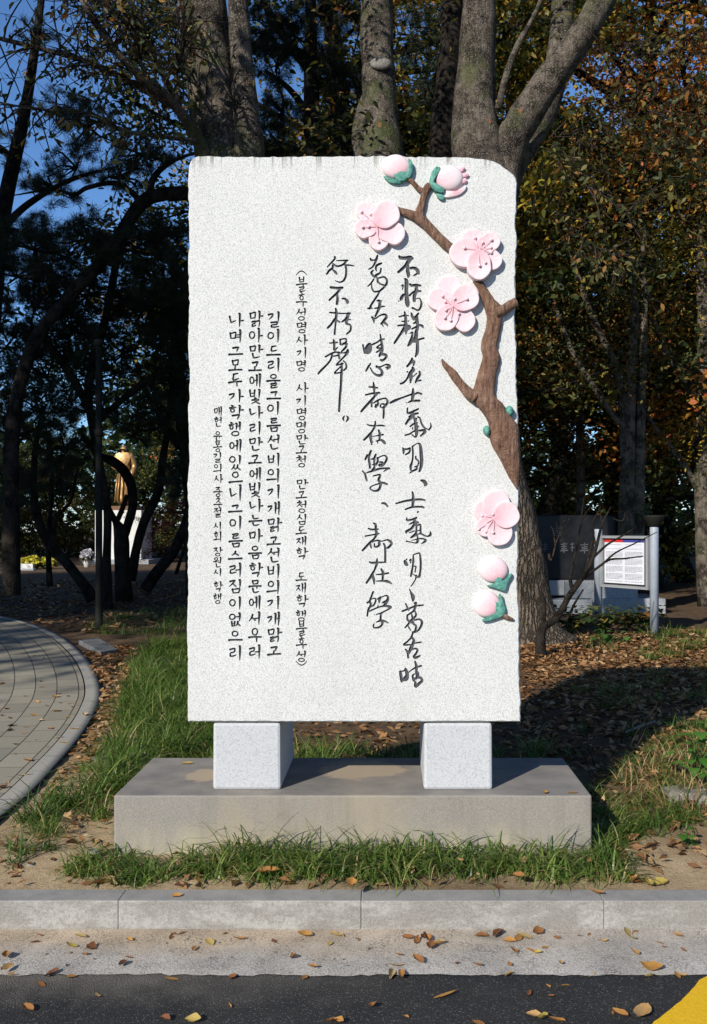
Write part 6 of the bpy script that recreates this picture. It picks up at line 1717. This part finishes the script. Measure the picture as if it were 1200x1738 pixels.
def statue():
    Y = 36.0; k = Y / F
    x0 = (161 - VX) * k; x1 = (240 - VX) * k; cx = (201 - VX) * k; z0 = float(ground_z(cx, Y)); zt = at(200, 866, Y).z
    t = thing('stone_pedestal', 'tall white stone pedestal carrying the bronze statue', 'pedestal', (cx, Y, z0))
    obj('block', bm_mesh('block', bevel_box(x0, x1, Y, Y + 1.6, z0 - 0.05, zt, 0.02, 2), M['white_stone']), None, t)
    obj('step', bm_mesh('step', bevel_box(x0 - 0.35, x1 + 0.35, Y - 0.35, Y + 1.95, z0 - 0.1, z0 + 0.16, 0.02, 2), M['granite_grey']), None, t)
    obj('cap', bm_mesh('cap', bevel_box(x0 + 0.25, x1 - 0.3, Y + 0.25, Y + 1.35, zt + 0.002, zt + 0.16, 0.015, 2), M['brown_stone']), None, t)
    # bronze figure in a long coat, one continuous body
    zb = zt + 0.155; H = 2.35
    t2 = thing('bronze_statue', 'bronze statue of a standing figure in a long coat, half hidden by branches', 'statue', (cx, Y + 0.8, zb))
    c = Vector((cx, Y + 0.8, zb))
    me = bpy.data.meshes.new('body'); bm = bmesh.new()
    J = {'pel': (0, 0, .50), 'hem': (0, 0, .26), 'foot': (0, -.01, .02), 'waist': (0, 0, .60), 'chest': (0, .0, .74), 'neck': (0, 0, .845), 'head': (0, -.01, .905), 'crown': (0, -.005, .965),
         'ls': (.115, 0, .80), 'le': (.165, .01, .63), 'lw': (.135, -.06, .50), 'lh': (.125, -.085, .46), 'rs': (-.115, 0, .80), 're': (-.175, -.01, .64), 'rw': (-.10, -.11, .60), 'rh': (-.065, -.13, .60)}
    Rd = {'pel': .105, 'hem': .125, 'foot': .135, 'waist': .09, 'chest': .10, 'neck': .034, 'head': .052, 'crown': .042, 'ls': .05, 'le': .045, 'lw': .05, 'lh': .024, 'rs': .05, 're': .045, 'rw': .05, 'rh': .024}
    vs = {n: bm.verts.new(c + Vector(p) * H) for n, p in J.items()}
    for a, b in (('pel', 'hem'), ('hem', 'foot'), ('pel', 'waist'), ('waist', 'chest'), ('chest', 'neck'), ('neck', 'head'), ('head', 'crown'), ('chest', 'ls'), ('ls', 'le'), ('le', 'lw'), ('lw', 'lh'), ('chest', 'rs'), ('rs', 're'), ('re', 'rw'), ('rw', 'rh')):
        bm.edges.new((vs[a], vs[b]))
    bm.verts.index_update(); idx = {n: v.index for n, v in vs.items()}
    bm.to_mesh(me); bm.free(); me.materials.append(M['bronze'])
    o = obj('body', me, None, t2)
    o.modifiers.new('skin', 'SKIN'); sub = o.modifiers.new('sub', 'SUBSURF'); sub.levels = 2; sub.render_levels = 2
    for n, i in idx.items():
        d = me.skin_vertices[0].data[i]; r = Rd[n] * H; flat = 0.8 if n in ('pel', 'hem', 'foot', 'waist', 'chest') else 1
        d.radius = (r, r * flat); d.use_root = (n == 'pel')
    mb = MB()
    for sx in (-.06, .0, .07, -.1, .11):
        tube(mb, [c + Vector((sx * .8, -.085, .50)) * H, c + Vector((sx, -.105, .28)) * H, c + Vector((sx * 1.15, -.115, .06)) * H], [0.012 * H, 0.016 * H, 0.012 * H], 6)
    obj('coat_folds', mb.mesh('coat_folds', M['bronze']), None, t2)
statue()

def flowers():
    Y = 31.0
    def step_block(name, px0, px1, py0, py1, y, d, mat, label):
        k = y / F; o = obj(name, bm_mesh(name, bevel_box((px0 - VX) * k, (px1 - VX) * k, y, y + d, at(0, py1, y).z, at(0, py0, y).z, 0.01, 1), mat)); tag(o, label, 'stone block'); return o
    step_block('stone_block', 19, 56, 957, 984, Y, 0.5, M['white_stone'], 'long pale stone block below the yellow flowers')
    step_block('stone_block', 36, 57, 966, 985, Y - 0.6, 0.3, M['granite_grey'], 'small grey stone block in front of the long pale block')
    step_block('stone_block', 25, 46, 974, 990, Y - 0.9, 0.25, M['white_stone'], 'low white block lowest of the three by the yellow flowers')
    ym = leaf_mat('chrysanthemum flowers', [(0.0, (0.35, 0.30, 0.02)), (0.5, (0.62, 0.55, 0.04)), (1.0, (0.75, 0.68, 0.15))], 0.2)
    wm = leaf_mat('pale flowers', [(0.0, (0.35, 0.33, 0.40)), (1.0, (0.68, 0.66, 0.72))], 0.2)
    def pot(px, py, w, h, y, fm, label, potmat, ph, seed, squash=0.55):
        k = y / F; c = at(px, py, y); rng = np.random.RandomState(seed); R_ = w * k / 2
        g = c.z - ph * k
        t = thing('flower_pot', label, 'flower pot', (c.x, c.y, g))
        mb = MB(); lathe(mb, c.x, c.y, [(R_ * 0.5, g), (R_ * 0.72, g + ph * k * 0.8), (R_ * 0.78, g + ph * k), (R_ * 0.6, g + ph * k)], 16); obj('pot', mb.mesh('pot', potmat), None, t)
        n = 700; d = unit(rng.normal(0, 1, (n, 3))); d[:, 2] = np.abs(d[:, 2]); P = np.array([c.x, c.y, c.z]) + d * [R_, R_, h * k] * rng.uniform(0.8, 1.0, (n, 1))
        V, Fc, tt = leaf_quads(P, 0.10, rng, ratio=0.8); obj('flowers', np_mesh('flowers', V, Fc, fm, False, tt), None, t)
        n = 300; d = unit(rng.normal(0, 1, (n, 3))); d[:, 2] = np.abs(d[:, 2]); P = np.array([c.x, c.y, c.z - 0.05]) + d * [R_ * 0.85, R_ * 0.85, h * k * 0.6]
        V, Fc, tt = leaf_quads(P, 0.13, rng); obj('leaves', np_mesh('leaves', V, Fc, M['leaf_green'], False, tt), None, t)
    pot(56, 956, 24, 13, Y + 0.3, ym, 'round pot of bright yellow chrysanthemums, brightest of the three', M['brown_stone'], 14, 1)
    pot(40, 957, 14, 9, Y + 0.4, ym, 'small pot of greenish yellow chrysanthemums left of the bright one', M['brown_stone'], 12, 2)
    pot(81, 957, 24, 11, Y + 0.5, ym, 'pot of dull yellow chrysanthemums behind the thin trunk', M['brown_stone'], 14, 3)
    pot(148, 946, 18, 13, 33.0, wm, 'white pot of pale mauve flowers left of the lamp post', M['white_stone'], 20, 4)
flowers()

def memorial():
    Y = 15.6; k = Y / F
    X = lambda px: (px - VX) * k
    Z = lambda py: EYE - (py - VY) * k
    t = thing('black_memorial', 'polished black memorial stone with engraved characters on grey blocks behind the furrowed trunk', 'memorial', (X(985), Y, float(ground_z(X(985), Y))))
    bm = bevel_box(X(893), X(1052), Y, Y + 0.45, Z(984), Z(874), 0.02, 2)
    obj('slab', bm_mesh('slab', bm, M['black_stone']), None, t)
    obj('block', bm_mesh('block', bevel_box(X(900), X(957), Y - 0.10, Y + 0.6, Z(1010), Z(984.5), 0.012, 1), M['granite_grey']), None, t)
    obj('block', bm_mesh('block', bevel_box(X(957.6), X(1075), Y - 0.28, Y + 0.6, Z(1014), Z(984.5), 0.012, 1), M['granite_grey']), None, t)
    obj('base', bm_mesh('base', bevel_box(X(895), X(995), Y - 0.5, Y + 0.8, Z(1092), Z(1014.5), 0.015, 1), M['granite_grey']), None, t)
    obj('base', bm_mesh('base', bevel_box(X(995.5), X(1118), Y - 0.42, Y + 0.8, Z(1092), Z(1013), 0.015, 1), M['granite_grey']), None, t)
    m = Mat('grey lettering', 0.8); m.color((0.13, 0.13, 0.135))
    marks = [  # engraved characters, strokes in photograph pixels
        [(939, 897, 953, 896), (941, 901, 951, 900), (938, 905, 954, 904), (940, 909, 952, 908), (946, 891, 946, 910)],
        [(921, 925, 929, 924), (922, 929, 929, 928), (921, 933, 930, 932), (925, 921, 925, 937)],
        [(952, 924, 963, 923), (953, 928, 962, 927), (953, 932, 962, 931), (957, 920, 957, 938), (951, 935, 964, 934)],
        [(985, 925, 998, 924), (987, 929, 997, 928), (987, 932, 997, 931), (984, 935, 999, 934), (992, 921, 992, 939)],
        [(968, 924, 974, 923), (968, 930, 975, 929), (971, 921, 971, 936)]]
    mb = MB()
    for ch in marks:
        for a, b, c_, d in ch:
            p = Vector((X(a), Y - 0.001, Z(b))); q = Vector((X(c_), Y - 0.001, Z(d))); w = 0.006; n = (q - p).normalized(); s = Vector((-n.z, 0, n.x)) * w
            v = [p - s, q - s, q + s, p + s]; v = v + [x + Vector((0, -0.003, 0)) for x in v]
            mb.add(v, [(3, 2, 1, 0), (4, 5, 6, 7), (0, 1, 5, 4), (1, 2, 6, 5), (2, 3, 7, 6), (3, 0, 4, 7)])
    obj('inscription', mb.mesh('inscription', m.m, False), None, t)
memorial()

def notice_board():
    pl = at(1015.5, 1068, 13.0); pr = at(1110.5, 1084, 12.1)
    gl, gr = float(ground_z(pl.x, pl.y)), float(ground_z(pr.x, pr.y))
    t = thing('notice_board', 'framed notice board on two grey steel posts under the trees', 'notice board', ((pl.x + pr.x) / 2, (pl.y + pr.y) / 2, gl))
    for p, g, top in ((pl, gl, at(0, 898, pl.y).z), (pr, gr, at(0, 893, pr.y).z)):
        r = 0.053; mb = MB(); lathe(mb, p.x, p.y, [(r, g - 0.05), (r, top - 0.02), (r * 0.9, top)], 20); obj('post', mb.mesh('post', M['post_grey']), None, t)
    z = at(0, 893, pr.y).z; mb = MB(); lathe(mb, pr.x, pr.y, [(0.055, z - 0.01), (0.075, z + 0.005), (0.122, z + 0.105), (0.124, z + 0.13), (0.05, z + 0.135)], 22); obj('post_cap', mb.mesh('post_cap', M['lamp_dark']), None, t)
    A = Vector((pl.x, pl.y, 0)); B = Vector((pr.x, pr.y, 0)); u = (B - A).normalized(); nrm = Vector((u.y, -u.x, 0))
    if nrm.y > 0: nrm = -nrm
    L = (B - A).length
    def plane_hit(px, py):      # point of the board plane seen at a pixel
        d = Vector(((px - VX) / F, 1, -(py - VY) / F)); o = Vector((0, 0, EYE)); n2 = nrm
        s = (A - o).dot(n2) / d.dot(n2); return o + d * s
    def panel(name, a0, a1, z0, z1, h0, h1, mat, bev=0.004):
        bm = bmesh.new(); bmesh.ops.create_cube(bm, size=1)
        for v in bm.verts:
            v.co = A + u * (a0 if v.co.x < 0 else a1) + nrm * (h0 if v.co.y < 0 else h1) + Vector((0, 0, z0 if v.co.z < 0 else z1))
        if bev: bmesh.ops.bevel(bm, geom=bm.edges[:], offset=bev, segments=1, affect='EDGES')
        return obj(name, bm_mesh(name, bm, mat), None, t)
    zt = plane_hit(1060, 909).z; zb = plane_hit(1060, 998).z
    a0, a1 = 0.075, L - 0.075; w = 0.035
    panel('frame', a0, a1, zb, zb + w, -0.035, 0.035, M['frame_grey']); panel('frame', a0, a1, zt - w, zt, -0.035, 0.035, M['frame_grey'])
    panel('frame', a0, a0 + w, zb + w, zt - w, -0.034, 0.034, M['frame_grey']); panel('frame', a1 - w, a1, zb + w, zt - w, -0.034, 0.034, M['frame_grey'])
    panel('back_panel', a0 + w, a1 - w, zb + w, zt - w, -0.02, 0.0, M['lamp_dark'], 0)
    m = Mat('printed notice', 0.35, 0.5); co = m.coords()
    m.color(m.ramp(m.noise(4, 3), [(0.3, (0.66, 0.67, 0.72)), (0.7, (0.74, 0.75, 0.80))]))
    pa = a0 + w + 0.015; pb = a1 - w - 0.06; pt = zt - w - 0.015; pbm = zb + w + 0.02
    panel('paper', pa, pb, pbm, pt, 0.001, 0.004, m.m, 0)
    red = Mat('red band', 0.5); red.color((0.62, 0.03, 0.03)); blu = Mat('blue band', 0.5); blu.color((0.05, 0.06, 0.28)); ink = Mat('print', 0.6); ink.color((0.16, 0.16, 0.2))
    hz = 0.035; midp = pa + (pb - pa) * 0.47
    panel('red_band', pa, midp, pt - hz, pt, 0.004, 0.006, red.m, 0); panel('blue_band', midp, pb, pt - hz, pt, 0.004, 0.006, blu.m, 0)
    rng = np.random.RandomState(12); mb = MB()
    def dash(x0, x1, z, h):
        q = [A + u * x + nrm * hh + Vector((0, 0, zz)) for hh in (0.0045, 0.006) for x, zz in ((x0, z), (x1, z), (x1, z + h), (x0, z + h))]
        mb.add(q, [(3, 2, 1, 0), (4, 5, 6, 7), (0, 1, 5, 4), (1, 2, 6, 5), (2, 3, 7, 6), (3, 0, 4, 7)])
    ht = pt - hz
    for (x0, x1) in ((0.03, 0.44), (0.53, 0.94)):           # two small boxes under the coloured band
        for zz in (0.03, 0.085): dash(pa + (pb - pa) * x0, pa + (pb - pa) * x1, ht - zz, 0.0025)
    z = ht - 0.125; row = 0
    while z > pbm + 0.02:
        if row % 6 != 5:
            for (s0, s1) in ((0.04, 0.47), (0.53, 0.96)):
                x = s0; e = s1 - (rng.uniform(0, 0.2) if row % 6 == 4 else 0)
                while x < e:
                    q = min(e, x + rng.uniform(0.03, 0.09)); dash(pa + (pb - pa) * x, pa + (pb - pa) * q, z, 0.0045); x = q + 0.012
        z -= 0.0155; row += 1
    obj('print_lines', mb.mesh('print_lines', ink.m, False), None, t)
notice_board()
